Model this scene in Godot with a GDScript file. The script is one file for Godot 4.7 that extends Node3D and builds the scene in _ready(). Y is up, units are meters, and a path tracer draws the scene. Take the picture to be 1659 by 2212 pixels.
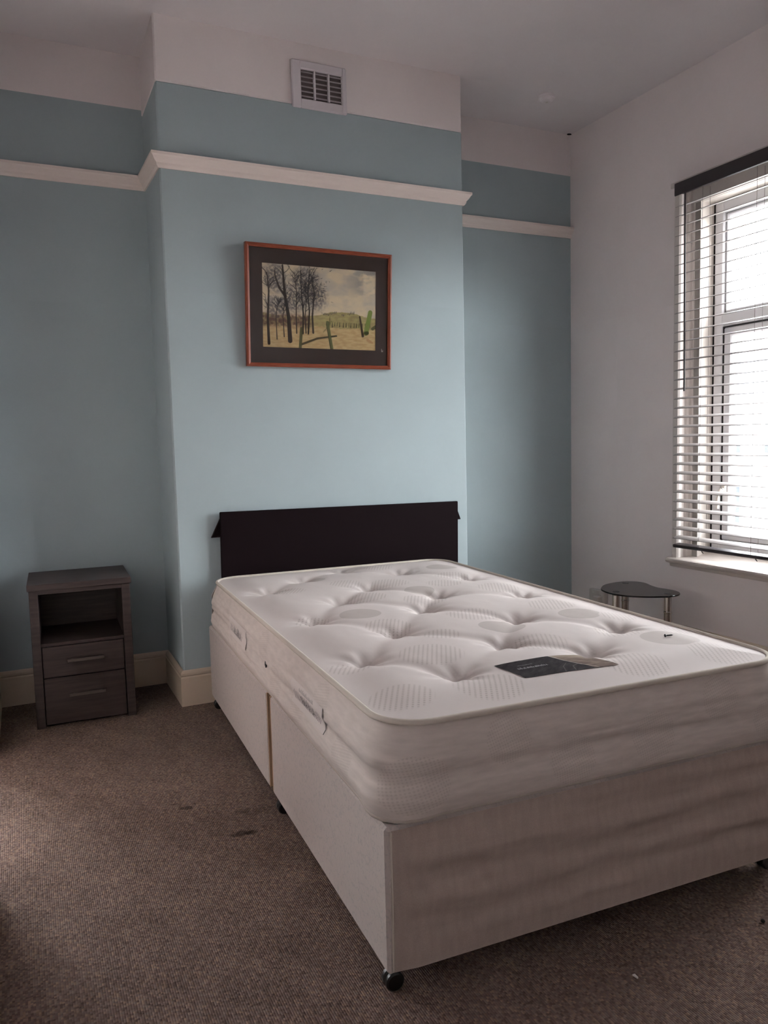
extends Node3D
# A bedroom with a bare divan bed: built in metres, y up; the chimney breast front is the plane z = 0, its left edge x = 0.

const ROOM_H := 2.9473       # ceiling height
const BREAST_W := 1.4836     # width of the chimney breast
const ALCOVE := 0.398        # depth of the alcoves
const LEFT_X := -0.762      # left wall
const DOOR_Z0 := 0.24
const DOOR_Z1 := 1.2
const FRONT_Z := 3.78        # wall behind the camera
const RIGHT_X := 2.4813      # window wall at z = 0
const RIGHT_TURN := 0.013    # the window wall runs slightly out of square

var M := {}
var right_frame := Transform3D(Basis(Vector3.UP, RIGHT_TURN), Vector3(RIGHT_X, 0, 0))
var taken := {}

# ---------------------------------------------------------------- mesh helpers
class MB:
	var v := PackedVector3Array()
	var n := PackedVector3Array()
	var uv := PackedVector2Array()
	var uv2 := PackedVector2Array()
	func put(a: Vector3, na: Vector3, ua: Vector2) -> void:
		v.append(a); n.append(na); uv.append(ua); uv2.append(ua)
	func tri(a: Vector3, b: Vector3, c: Vector3, na: Vector3, nb: Vector3, nc: Vector3, ua: Vector2, ub: Vector2, uc: Vector2) -> void:
		var g := (b - a).cross(c - a)
		if g.dot(na + nb + nc) > 0.0:
			put(a, na, ua); put(c, nc, uc); put(b, nb, ub)
		else:
			put(a, na, ua); put(b, nb, ub); put(c, nc, uc)
	func flat_uv(p: Vector3, nn: Vector3) -> Vector2:
		var q := nn.abs()
		if q.x >= q.y and q.x >= q.z: return Vector2(p.z, -p.y)
		if q.y >= q.z: return Vector2(p.x, p.z)
		return Vector2(p.x, -p.y)
	func face(pts: Array, out: Vector3) -> void:      # flat convex polygon facing 'out'
		var g := Vector3.ZERO
		for i in range(1, pts.size() - 1):
			g += (pts[i] - pts[0]).cross(pts[i + 1] - pts[0])
		if g.length() < 1e-12: return
		g = g.normalized()
		if g.dot(out) < 0.0: g = -g
		for i in range(1, pts.size() - 1):
			tri(pts[0], pts[i], pts[i + 1], g, g, g, flat_uv(pts[0], g), flat_uv(pts[i], g), flat_uv(pts[i + 1], g))
	func quad(a: Vector3, b: Vector3, c: Vector3, d: Vector3, out: Vector3) -> void:
		face([a, b, c, d], out)
	func box(lo: Vector3, hi: Vector3, bev := 0.0, t := Transform3D.IDENTITY) -> void:   # box with chamfered edges
		var c := (lo + hi) * 0.5
		var h := (hi - lo) * 0.5
		bev = minf(bev, minf(h.x, minf(h.y, h.z)) * 0.9)
		var b := Vector3(bev, bev, bev)
		var k := h - b
		for ax in 3:
			for s in [-1.0, 1.0]:
				var o := Vector3.ZERO; o[ax] = s
				var u := (ax + 1) % 3
				var w := (ax + 2) % 3
				var p := []
				for q in [[-1, -1], [1, -1], [1, 1], [-1, 1]]:
					var x := Vector3.ZERO
					x[ax] = s * h[ax]; x[u] = q[0] * k[u]; x[w] = q[1] * k[w]
					p.append(t * (c + x))
				face(p, t.basis * o)
		if bev <= 0.0: return
		for ax in 3:
			var u := (ax + 1) % 3
			var w := (ax + 2) % 3
			for su in [-1.0, 1.0]:
				for sw in [-1.0, 1.0]:
					var p := []
					for q in [[-1, 0], [1, 0], [1, 1], [-1, 1]]:
						var x := Vector3.ZERO
						x[ax] = q[0] * k[ax]
						x[u] = su * (h[u] if q[1] == 0 else k[u])
						x[w] = sw * (k[w] if q[1] == 0 else h[w])
						p.append(t * (c + x))
					var o := Vector3.ZERO; o[u] = su; o[w] = sw
					face(p, t.basis * o)
		for sx in [-1.0, 1.0]:
			for sy in [-1.0, 1.0]:
				for sz in [-1.0, 1.0]:
					var s := Vector3(sx, sy, sz)
					face([t * (c + s * Vector3(h.x, k.y, k.z)), t * (c + s * Vector3(k.x, h.y, k.z)), t * (c + s * Vector3(k.x, k.y, h.z))], t.basis * s)
	func grid(nu: int, nv: int, f: Callable, out: Vector3, wrap := false) -> void:    # smooth surface f(i, j) -> [position, uv]
		var P := []
		var U := []
		for j in nv + 1:
			for i in nu + 1:
				var r: Array = f.call(float(i) / nu, float(j) / nv)
				P.append(r[0]); U.append(r[1])
		var w := nu + 1
		var N := []
		for j in nv + 1:
			for i in w:
				var i0 := i - 1 if i > 0 else (nu - 1 if wrap else 0)
				var i1 := i + 1 if i < nu else (1 if wrap else nu)
				var du: Vector3 = P[j * w + i1] - P[j * w + i0]
				var dv: Vector3 = P[mini(j + 1, nv) * w + i] - P[maxi(j - 1, 0) * w + i]
				var g := du.cross(dv)
				N.append(g.normalized() if g.length() > 1e-14 else Vector3.ZERO)
		var flip := 1.0
		if out != Vector3.ZERO:
			var sum := 0.0
			for g in N: sum += g.dot(out)
			if sum < 0: flip = -1.0
		for j in nv:
			for i in nu:
				var a := j * w + i
				var b := a + 1
				var c := a + w + 1
				var d := a + w
				tri(P[a], P[b], P[c], N[a] * flip, N[b] * flip, N[c] * flip, U[a], U[b], U[c])
				tri(P[a], P[c], P[d], N[a] * flip, N[c] * flip, N[d] * flip, U[a], U[c], U[d])
	func tube(path: Array, r: float, seg := 8, closed := false, caps := true) -> void:
		var cnt := path.size()
		var rings := []
		var norms := []
		var up := Vector3.UP
		for i in cnt:
			var a: Vector3 = path[(i - 1 + cnt) % cnt] if (closed or i > 0) else path[i]
			var b: Vector3 = path[(i + 1) % cnt] if (closed or i < cnt - 1) else path[i]
			var d := (b - a).normalized()
			if absf(d.dot(up)) > 0.98: up = Vector3.RIGHT if absf(d.x) < 0.9 else Vector3.BACK
			var x := up.cross(d).normalized()
			var y := d.cross(x).normalized()
			var ring := []
			var nn := []
			for k in seg + 1:
				var an := TAU * k / seg
				var q := x * cos(an) + y * sin(an)
				ring.append(path[i] + q * r); nn.append(q)
			rings.append(ring); norms.append(nn)
		var last := cnt if closed else cnt - 1
		for i in last:
			var j := (i + 1) % cnt
			for k in seg:
				var ua := Vector2(float(k) / seg, i * 0.1)
				tri(rings[i][k], rings[i][k + 1], rings[j][k + 1], norms[i][k], norms[i][k + 1], norms[j][k + 1], ua, ua, ua)
				tri(rings[i][k], rings[j][k + 1], rings[j][k], norms[i][k], norms[j][k + 1], norms[j][k], ua, ua, ua)
		if caps and not closed:
			face(rings[0].slice(0, seg), path[0] - path[1])
			face(rings[cnt - 1].slice(0, seg), path[cnt - 1] - path[cnt - 2])
	func lathe(prof: Array, seg: int, t := Transform3D.IDENTITY) -> void:     # prof: [radius, height] from bottom to top, about y
		for i in prof.size() - 1:
			var p: Array = prof[i]
			var q: Array = prof[i + 1]
			var dr: float = q[0] - p[0]
			var dy: float = q[1] - p[1]
			var l := maxf(sqrt(dr * dr + dy * dy), 1e-9)
			for k in seg:
				var pts := []
				var nn := []
				for e in [[k, p], [k + 1, p], [k + 1, q], [k, q]]:
					var an: float = TAU * e[0] / seg
					pts.append(t * Vector3(cos(an) * e[1][0], e[1][1], sin(an) * e[1][0]))
					nn.append(t.basis * Vector3(cos(an) * dy / l, -dr / l, sin(an) * dy / l))
				var z := Vector2.ZERO
				if p[0] > 1e-6: tri(pts[0], pts[1], pts[2], nn[0], nn[1], nn[2], z, z, z)
				if q[0] > 1e-6: tri(pts[0], pts[2], pts[3], nn[0], nn[2], nn[3], z, z, z)
	func prism(poly: Array, a: float, b: float, axis: int, t := Transform3D.IDENTITY) -> void:   # 2D outline pushed along an axis (0 x, 1 y, 2 z)
		var f := func(p: Vector2, h: float) -> Vector3:
			if axis == 0: return t * Vector3(h, p.y, p.x)
			if axis == 1: return t * Vector3(p.x, h, p.y)
			return t * Vector3(p.x, p.y, h)
		var o := Vector3.ZERO; o[axis] = 1.0
		o = t.basis * o
		var idx := Geometry2D.triangulate_polygon(PackedVector2Array(poly))
		for i in range(0, idx.size(), 3):
			face([f.call(poly[idx[i]], b), f.call(poly[idx[i + 1]], b), f.call(poly[idx[i + 2]], b)], o)
			face([f.call(poly[idx[i]], a), f.call(poly[idx[i + 1]], a), f.call(poly[idx[i + 2]], a)], -o)
		var area := 0.0
		for i in poly.size(): area += poly[i].cross(poly[(i + 1) % poly.size()])
		for i in poly.size():
			var p: Vector2 = poly[i]
			var q: Vector2 = poly[(i + 1) % poly.size()]
			var d := (q - p)
			var out2 := Vector2(d.y, -d.x) * signf(area)
			var out3: Vector3 = f.call(p + out2, a) - f.call(p, a)
			face([f.call(p, a), f.call(q, a), f.call(q, b), f.call(p, b)], out3)
	func sweep(prof: Array, path: Array, left: bool) -> void:     # profile of (out, up) along a path with mitred corners; 'left' = out is to the left of the way
		var cnt := path.size()
		var outs := []
		for i in cnt:
			var d0: Vector3 = (path[i] - path[i - 1]) if i > 0 else (path[1] - path[0])
			var d1: Vector3 = (path[i + 1] - path[i]) if i < cnt - 1 else (path[i] - path[i - 1])
			d0.y = 0; d1.y = 0
			d0 = d0.normalized(); d1 = d1.normalized()
			var n0 := Vector3(d0.z, 0, -d0.x)
			var n1 := Vector3(d1.z, 0, -d1.x)
			if not left: n0 = -n0; n1 = -n1
			var m := (n0 + n1)
			outs.append(m / maxf(m.dot(n0), 0.1))
		for i in cnt - 1:
			var d: Vector3 = path[i + 1] - path[i]
			var o := Vector3(d.z, 0, -d.x).normalized() * (1.0 if left else -1.0)
			for k in prof.size() - 1:
				var a: Vector2 = prof[k]
				var b: Vector2 = prof[k + 1]
				var e := b - a
				var nn := (o * -e.y + Vector3.UP * e.x)
				if nn.length() < 1e-9: continue
				quad(path[i] + outs[i] * a.x + Vector3.UP * a.y, path[i + 1] + outs[i + 1] * a.x + Vector3.UP * a.y,
					path[i + 1] + outs[i + 1] * b.x + Vector3.UP * b.y, path[i] + outs[i] * b.x + Vector3.UP * b.y, nn)
		for e in [0, cnt - 1]:
			var p := []
			for q in prof: p.append(path[e] + outs[e] * q.x + Vector3.UP * q.y)
			var way: Vector3 = path[0] - path[1] if e == 0 else path[cnt - 1] - path[cnt - 2]
			var c := Vector3.ZERO
			for q in p: c += q
			c /= p.size()
			for k in p.size(): face([p[k], p[(k + 1) % p.size()], c], way)
	func add_to(mesh: ArrayMesh, mat: Material) -> void:
		var a := []
		a.resize(Mesh.ARRAY_MAX)
		a[Mesh.ARRAY_VERTEX] = v; a[Mesh.ARRAY_NORMAL] = n; a[Mesh.ARRAY_TEX_UV] = uv; a[Mesh.ARRAY_TEX_UV2] = uv2
		mesh.add_surface_from_arrays(Mesh.PRIMITIVE_TRIANGLES, a)
		mesh.surface_set_material(mesh.get_surface_count() - 1, mat)

func obj(called: String, parts: Array, parent: Node = self) -> MeshInstance3D:   # parts: [MB, material, MB, material ...] -> one named mesh
	var mesh := ArrayMesh.new()
	for i in range(0, parts.size(), 2): parts[i].add_to(mesh, parts[i + 1])
	var o := MeshInstance3D.new()
	o.name = numbered(called) if parent == self else called
	o.mesh = mesh
	o.cast_shadow = GeometryInstance3D.SHADOW_CASTING_SETTING_ON
	parent.add_child(o, true)
	return o

func numbered(called: String) -> String:
	var k: int = taken.get(called, 0)
	taken[called] = k + 1
	return called if k == 0 else "%s_%03d" % [called, k]

func thing(called: String, label: String, category: String, t := Transform3D.IDENTITY, group := "") -> Node3D:
	var o := Node3D.new()
	o.name = numbered(called)
	add_child(o)
	o.transform = t
	tag(o, label, category, group)
	return o

func tag(o: Node, label: String, category: String, group := "") -> void:
	o.set_meta("label", label); o.set_meta("category", category)
	if group != "": o.set_meta("group", group)

func structure(called: String, parts: Array, label: String, category: String) -> MeshInstance3D:
	var o := obj(called, parts)
	o.set_meta("kind", "structure")
	tag(o, label, category)
	return o

# ---------------------------------------------------------------- textures and materials
func noise(sd: int, freq: float, oct := 4) -> FastNoiseLite:
	var f := FastNoiseLite.new()
	f.seed = sd; f.frequency = freq
	f.noise_type = FastNoiseLite.TYPE_SIMPLEX_SMOOTH
	f.fractal_octaves = oct
	return f

func tex(img: Image) -> ImageTexture:
	img.generate_mipmaps()
	return ImageTexture.create_from_image(img)

func mat(c: Color, rough := 0.8, metal := 0.0, spec := 0.5) -> StandardMaterial3D:
	var m := StandardMaterial3D.new()
	m.albedo_color = c; m.roughness = rough; m.metallic = metal; m.metallic_specular = spec
	return m

func tone(img_size: Vector2i, sd: int, freq: float, lo: float, hi: float, stretch := Vector2.ONE) -> Image:   # grey noise between lo and hi
	var f := noise(sd, freq)
	var img := Image.create(img_size.x, img_size.y, false, Image.FORMAT_RGB8)
	for y in img_size.y:
		for x in img_size.x:
			var g := clampf(0.5 + 0.5 * f.get_noise_2d(x * stretch.x, y * stretch.y), 0, 1)
			g = lerpf(lo, hi, g)
			img.set_pixel(x, y, Color(g, g, g))
	return img

func paint(c: Color, sd: int, scale := 0.55) -> StandardMaterial3D:     # emulsion on plaster: faint mottling and roller relief
	var m := mat(c, 0.72, 0.0, 0.35)
	m.uv1_triplanar = true; m.uv1_world_triplanar = true
	m.uv1_scale = Vector3.ONE * scale
	m.albedo_texture = tex(tone(Vector2i(256, 256), sd, 0.012, 0.955, 1.0))
	return m

func wood(c: Color, dark: Color, sd: int, rough: float, per_m: float) -> StandardMaterial3D:
	var m := mat(Color.WHITE, rough, 0.0, 0.4)
	var f := noise(sd, 0.02, 4)
	var img := Image.create(256, 256, false, Image.FORMAT_RGB8)
	for y in 256:
		for x in 256:
			var g := clampf(0.5 + 0.7 * f.get_noise_2d(x * 0.35, y * 5.0), 0, 1)
			img.set_pixel(x, y, dark.lerp(c, g))
	m.albedo_texture = tex(img)
	m.uv1_scale = Vector3(per_m, per_m, 1)
	return m

func make_materials() -> void:
	M.white_wall = paint(Color(0.945, 0.912, 0.908), 3)
	M.ceiling = paint(Color(0.955, 0.93, 0.935), 5, 0.4)
	M.blue_wall = paint(Color(0.662, 0.718, 0.731), 9)
	M.trim = mat(Color(0.93, 0.88, 0.85), 0.45)
	M.skirting = mat(Color(0.79, 0.725, 0.65), 0.4)
	M.gloss_white = mat(Color(0.86, 0.83, 0.80), 0.35)
	M.upvc = mat(Color(0.87, 0.87, 0.88), 0.3)
	M.cream = mat(Color(0.80, 0.77, 0.75), 0.45)
	M.joint_black = mat(Color(0.09, 0.08, 0.078), 0.9)
	M.rubber = mat(Color(0.13, 0.12, 0.12), 0.8)
	M.charcoal = mat(Color(0.19, 0.17, 0.18), 0.5)
	M.slat = mat(Color(0.55, 0.525, 0.515), 0.5)
	M.cord = mat(Color(0.42, 0.39, 0.38), 0.8)
	M.headboard = mat(Color(0.10, 0.07, 0.08), 0.6, 0.0, 0.12)
	M.chrome = mat(Color(0.72, 0.70, 0.68), 0.18, 1.0)
	M.black_glass = mat(Color(0.075, 0.06, 0.062), 0.12, 0.0, 0.3)
	M.black_plastic = mat(Color(0.03, 0.03, 0.032), 0.4)
	M.plastic = mat(Color(0.83, 0.81, 0.79), 0.4)
	M.vent = mat(Color(0.84, 0.815, 0.83), 0.35)
	M.dark = mat(Color(0.10, 0.09, 0.09), 0.9)
	M.duct = mat(Color(0.40, 0.36, 0.36), 0.9)
	M.louvre = mat(Color(0.70, 0.67, 0.68), 0.5)  # darker than the vent frame: shade on the louvres is put into this grey
	M.sill = mat(Color(0.76, 0.72, 0.69), 0.4)
	M.nightstand = wood(Color(0.26, 0.215, 0.205), Color(0.17, 0.135, 0.13), 21, 0.5, 2.0)
	M.handle = mat(Color(0.30, 0.265, 0.245), 0.5, 0.3)
	M.frame_wood = wood(Color(0.57, 0.30, 0.205), Color(0.45, 0.21, 0.145), 31, 0.4, 6.0)
	M.mount = mat(Color(0.225, 0.185, 0.17), 0.9, 0.0, 0.2)
	var glass := mat(Color(0.04, 0.05, 0.045, 0.04), 0.0, 0.0, 0.5)
	glass.transparency = BaseMaterial3D.TRANSPARENCY_ALPHA
	M.glass = glass
	M.piping = mat(Color(0.80, 0.765, 0.72), 0.85, 0.0, 0.2)
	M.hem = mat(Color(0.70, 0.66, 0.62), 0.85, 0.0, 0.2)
	M.wood_edge = mat(Color(0.70, 0.585, 0.48), 0.7)
	M.brick = mat(Color(0.86, 0.80, 0.775), 0.9)
	M.slate = mat(Color(0.50, 0.50, 0.53), 0.8)
	M.road = mat(Color(0.66, 0.65, 0.64), 0.95)
	M.stone = mat(Color(0.74, 0.70, 0.66), 0.9)
	M.dark_glass = mat(Color(0.16, 0.18, 0.20), 0.1)
	carpet_material()
	mattress_materials()
	divan_materials()

func carpet_material() -> void:
	# loop pile in ribs that run along z: one tile is 0.25 m, a rib every 5 mm
	var rng := RandomNumberGenerator.new(); rng.seed = 77
	var n := 500
	var col := Image.create(n, n, false, Image.FORMAT_RGB8)
	var hgt := Image.create(n, n, false, Image.FORMAT_RGB8)
	var tints := [Color(0.51, 0.445, 0.415), Color(0.46, 0.40, 0.375), Color(0.535, 0.46, 0.41), Color(0.485, 0.435, 0.41), Color(0.42, 0.36, 0.34)]
	for rib in 50:
		var y := 0
		while y < n:
			var l := rng.randi_range(9, 15)
			var c: Color = tints[rng.randi_range(0, 4)]
			c = c * rng.randf_range(0.88, 1.1)
			for dy in l:
				for dx in 10:
					var py := (y + dy) % n
					var px := rib * 10 + dx
					var e := sin(PI * (dx + 0.5) / 10.0) * (0.55 + 0.45 * sin(PI * (dy + 0.5) / l))
					col.set_pixel(px, py, c)
					hgt.set_pixel(px, py, Color(e, e, e))
			y += l
	var m := mat(Color.WHITE, 0.98, 0.0, 0.1)
	m.albedo_texture = tex(col)
	m.uv1_scale = Vector3(4, 4, 1)
	m.heightmap_enabled = true
	m.heightmap_scale = 0.12
	m.heightmap_texture = tex(hgt)
	# wear and stains laid over the whole floor (uv2 runs 0..1 over x -1..3, z -1..5)
	var w := 800
	var h := 1200
	var f := noise(4, 0.006, 5)
	var f2 := noise(14, 0.035, 3)
	var img := Image.create(w, h, false, Image.FORMAT_RGB8)
	for y in h:
		for x in w:
			var g := 0.93 + 0.10 * f.get_noise_2d(x, y) + 0.07 * f2.get_noise_2d(x, y * 0.7)
			img.set_pixel(x, y, Color(clampf(g + 0.01, 0, 1), clampf(g - 0.004, 0, 1), clampf(g - 0.012, 0, 1)))
	for s in [[-0.19, 1.0, 0.026, 0.72], [-0.16, 0.985, 0.016, 0.78], [-0.075, 1.247, 0.034, 0.68], [-0.045, 1.255, 0.024, 0.74], [0.0, 1.13, 0.05, 0.9], [-0.03, 1.11, 0.03, 0.86], [-0.30, 2.02, 0.03, 0.88], [-0.22, 0.96, 0.012, 0.85]]:
		var cx: float = (s[0] + 1.0) * 200.0
		var cy: float = (s[1] + 1.0) * 200.0
		var r: float = s[2] * 200.0
		for y in range(int(cy - r * 2), int(cy + r * 2) + 1):
			for x in range(int(cx - r * 2), int(cx + r * 2) + 1):
				var d := Vector2(x - cx, (y - cy) * 1.6).length() / r + 0.5 * f2.get_noise_2d(x * 4.0, y * 4.0)
				if d < 1.0:
					var c := img.get_pixel(x, y)
					img.set_pixel(x, y, c * lerpf(s[3], 1.0, smoothstep(0.55, 1.0, d)))
	m.detail_enabled = true
	m.detail_blend_mode = BaseMaterial3D.BLEND_MODE_MUL
	m.detail_uv_layer = BaseMaterial3D.DETAIL_UV_2
	m.detail_albedo = tex(img)
	M.carpet = m

# the ticking's woven medallions, in metres on the mattress top: x, z, radius, kind (0 plain, 1 hatched)
const DISCS := [[0.972, 0.293, 0.072, 0], [0.303, 1.019, 0.072, 0], [0.632, 1.377, 0.074, 0], [0.963, 1.731, 0.082, 0], [0.933, 1.36, 0.07, 0], [0.36, 0.285, 0.06, 0], [0.66, 0.72, 0.06, 0],
	[0.918, 0.50, 0.08, 1], [0.611, 0.54, 0.085, 1], [0.80, 0.655, 0.075, 1], [0.944, 0.83, 0.085, 1], [0.60, 0.89, 0.085, 1], [0.63, 1.195, 0.09, 1], [0.934, 1.20, 0.085, 1], [0.33, 1.20, 0.08, 1], [0.301, 1.56, 0.095, 1], [0.625, 1.585, 0.085, 1], [0.90, 1.585, 0.075, 1], [1.03, 1.43, 0.06, 1], [0.43, 0.76, 0.08, 1], [0.72, 1.87, 0.09, 1], [0.305, 1.86, 0.09, 1], [0.985, 1.89, 0.085, 1], [0.09, 1.84, 0.08, 1], [0.07, 1.55, 0.06, 1], [1.06, 1.65, 0.05, 1], [0.72, 0.14, 0.07, 1], [0.45, 0.46, 0.07, 1], [0.2, 0.5, 0.07, 1], [0.14, 1.0, 0.06, 1], [0.42, 1.38, 0.06, 1]]
const TUFTS := [[0.132, 0.431], [0.322, 0.758], [0.506, 0.568], [0.146, 1.009], [0.762, 0.296], [0.693, 0.822], [0.545, 1.015], [0.326, 1.271], [0.129, 1.506], [0.548, 1.534], [0.29, 1.731], [0.97, 0.565], [0.969, 0.975], [0.746, 1.291], [0.942, 1.543], [0.705, 1.725], [0.33, 0.25], [0.55, 0.12]]
const MAT_W := 1.117
const MAT_L := 1.9835
const MAT_TOP := 0.568
const MAT_BOTTOM := 0.372

func mattress_materials() -> void:
	var s := 700.0     # pixels per metre
	var w := int(MAT_W * s)
	var h := int(MAT_L * s)
	var img := Image.create(w, h, false, Image.FORMAT_RGB8)
	var base := Color(0.825, 0.79, 0.775)
	img.fill(base)
	var f := noise(51, 0.03, 3)
	for d in DISCS:
		var r: float = d[2] * s
		for y in range(maxi(0, int(d[1] * s - r * 1.1)), mini(h, int(d[1] * s + r * 1.1))):
			for x in range(maxi(0, int(d[0] * s - r * 1.1)), mini(w, int(d[0] * s + r * 1.1))):
				var q := Vector2(x - d[0] * s, y - d[1] * s)
				var l := q.length() / r
				if d[3] == 0:
					if l < 1.0: img.set_pixel(x, y, base.lerp(Color(0.74, 0.705, 0.685), smoothstep(1.0, 0.95, l)))
				else:
					if l < 1.0 + 0.08 * f.get_noise_2d(x, y):
						var a := sin(TAU * (q.x * 0.9 + q.y * 0.45) / (0.0125 * s))
						var b := sin(TAU * (q.y * 0.9 - q.x * 0.4) / (0.010 * s))
						var k := smoothstep(0.0, 0.7, a) * (0.55 + 0.45 * b)
						img.set_pixel(x, y, base.lerp(Color(0.65, 0.61, 0.585), clampf(k, 0, 1) * 0.62 * smoothstep(1.02, 0.85, l)))
	var m := mat(Color.WHITE, 0.75, 0.0, 0.25)
	m.albedo_texture = tex(img)
	M.ticking = m
	# border fabric: medallions in a row, uv in metres
	var side := Image.create(600, 200, false, Image.FORMAT_RGB8)
	var sb := Color(0.83, 0.79, 0.76)
	var g := noise(61, 0.02, 4)
	for y in 200:
		for x in 600:
			var k := 0.975 + 0.045 * g.get_noise_2d(x * 0.6, y * 3.0)
			var c := sb * k
			for e in [[95, 120, 62], [300, 60, 55], [465, 135, 60]]:
				var q := Vector2(x - e[0], y - e[1])
				if q.length() < e[2]:
					var a := sin(TAU * (q.x * 0.8 + q.y * 0.5) / 8.5) * sin(TAU * (q.y * 0.8 - q.x * 0.5) / 8.5)
					c = c.lerp(Color(0.66, 0.62, 0.59), clampf(a, 0, 1) * 0.42)
			img_put(side, x, y, c)
	var ms := mat(Color.WHITE, 0.85, 0.0, 0.2)
	ms.albedo_texture = tex(side)
	ms.uv1_scale = Vector3(1.0 / 0.6, 1.0 / 0.2, 1)
	M.border = ms
	# the sewn label on the top
	var lab := Image.create(280, 130, false, Image.FORMAT_RGB8)
	for y in 130:
		for x in 280:
			var c := Color(0.15, 0.135, 0.145).lerp(Color(0.25, 0.235, 0.24), clampf(0.45 + 0.8 * g.get_noise_2d(x * 2.0 + y * 2.0, y * 1.2), 0, 1))
			if x > 168 + 0.3 * y:      # the picture of draped cloth at its end
				c = Color(0.36, 0.30, 0.28).lerp(Color(0.55, 0.49, 0.44), clampf(0.5 + 0.9 * g.get_noise_2d(x * 0.7, y * 3.0 + 80), 0, 1))
				if y < 40: c = c.lerp(Color(0.62, 0.57, 0.51), 1.0 - y / 40.0)
			img_put(lab, x, y, c)
	stroke(lab, [Vector2(172, 0), Vector2(180, 50), Vector2(196, 95), Vector2(222, 130)], 5.0, 3.0, Color(0.72, 0.68, 0.64), 0.9)
	stroke(lab, [Vector2(120, 130), Vector2(140, 95), Vector2(170, 70)], 3.0, 1.0, Color(0.5, 0.47, 0.46), 0.6)
	stroke(lab, [Vector2(150, 130), Vector2(165, 100), Vector2(190, 88)], 3.0, 1.0, Color(0.55, 0.52, 0.5), 0.6)
	scrawl(lab, Vector2(30, 66), 88, 11, Color(0.72, 0.71, 0.72), 3)
	scrawl(lab, Vector2(44, 40), 46, 3, Color(0.5, 0.5, 0.5), 8)
	M.label = mat(Color.WHITE, 0.7, 0.0, 0.15)
	M.label.albedo_texture = tex(lab)
	# printed side tapes: grey lettering worn past reading, a dark stitched end
	for k in 2:
		var tape := Image.create(290, 64, false, Image.FORMAT_RGB8)
		tape.fill(Color(0.81, 0.775, 0.75))
		scrawl(tape, Vector2(20, 50), 235 if k == 0 else 200, 24, Color(0.42, 0.39, 0.39), 5 + k)
		scrawl(tape, Vector2(85, 48), 105, 24, Color(0.15, 0.13, 0.13), 15 + k)
		if k == 0: scrawl(tape, Vector2(80, 16), 120, 9, Color(0.55, 0.52, 0.51), 25)
		stroke(tape, [Vector2(286, 0), Vector2(286, 64)], 3.0, 4.0, Color(0.12, 0.10, 0.10), 1.0)
		M["tape_%d" % k] = mat(Color.WHITE, 0.8)
		M["tape_%d" % k].albedo_texture = tex(tape)

func img_put(img: Image, x: int, y: int, c: Color) -> void:
	img.set_pixel(x, y, Color(clampf(c.r, 0, 1), clampf(c.g, 0, 1), clampf(c.b, 0, 1)))

func stroke(img: Image, pts: Array, w0: float, w1: float, c: Color, alpha: float) -> void:    # a soft brush stroke through points
	var total := 0.0
	for i in pts.size() - 1: total += pts[i].distance_to(pts[i + 1])
	var done := 0.0
	for i in pts.size() - 1:
		var a: Vector2 = pts[i]
		var b: Vector2 = pts[i + 1]
		var l := a.distance_to(b)
		var wa := lerpf(w0, w1, done / total) * 0.5
		var wb := lerpf(w0, w1, (done + l) / total) * 0.5
		var wm := maxf(wa, wb) + 1.0
		for y in range(maxi(0, int(minf(a.y, b.y) - wm)), mini(img.get_height(), int(maxf(a.y, b.y) + wm) + 2)):
			for x in range(maxi(0, int(minf(a.x, b.x) - wm)), mini(img.get_width(), int(maxf(a.x, b.x) + wm) + 2)):
				var p := Vector2(x + 0.5, y + 0.5)
				var t := clampf((p - a).dot(b - a) / maxf(l * l, 1e-6), 0, 1)
				var d := p.distance_to(a.lerp(b, t))
				var k := clampf(lerpf(wa, wb, t) + 0.5 - d, 0, 1) * alpha
				if k > 0: img.set_pixel(x, y, img.get_pixel(x, y).lerp(c, k))
		done += l

func scrawl(img: Image, at: Vector2, width: float, height: float, c: Color, sd: int) -> void:   # lettering too small to read in the photograph
	var rng := RandomNumberGenerator.new(); rng.seed = sd
	var x := at.x
	while x < at.x + width:
		var hh := height * rng.randf_range(0.5, 1.1)
		stroke(img, [Vector2(x, at.y), Vector2(x + 0.12 * height, at.y - hh)], 0.9 + height * 0.14, 0.8 + height * 0.11, c, 0.95)
		if rng.randf() < 0.6: stroke(img, [Vector2(x, at.y - hh * 0.1), Vector2(x + height * 0.4, at.y - hh * rng.randf_range(0.1, 0.7))], 1.2, 1.2, c, 0.7)
		x += height * rng.randf_range(0.35, 0.55)

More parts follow.
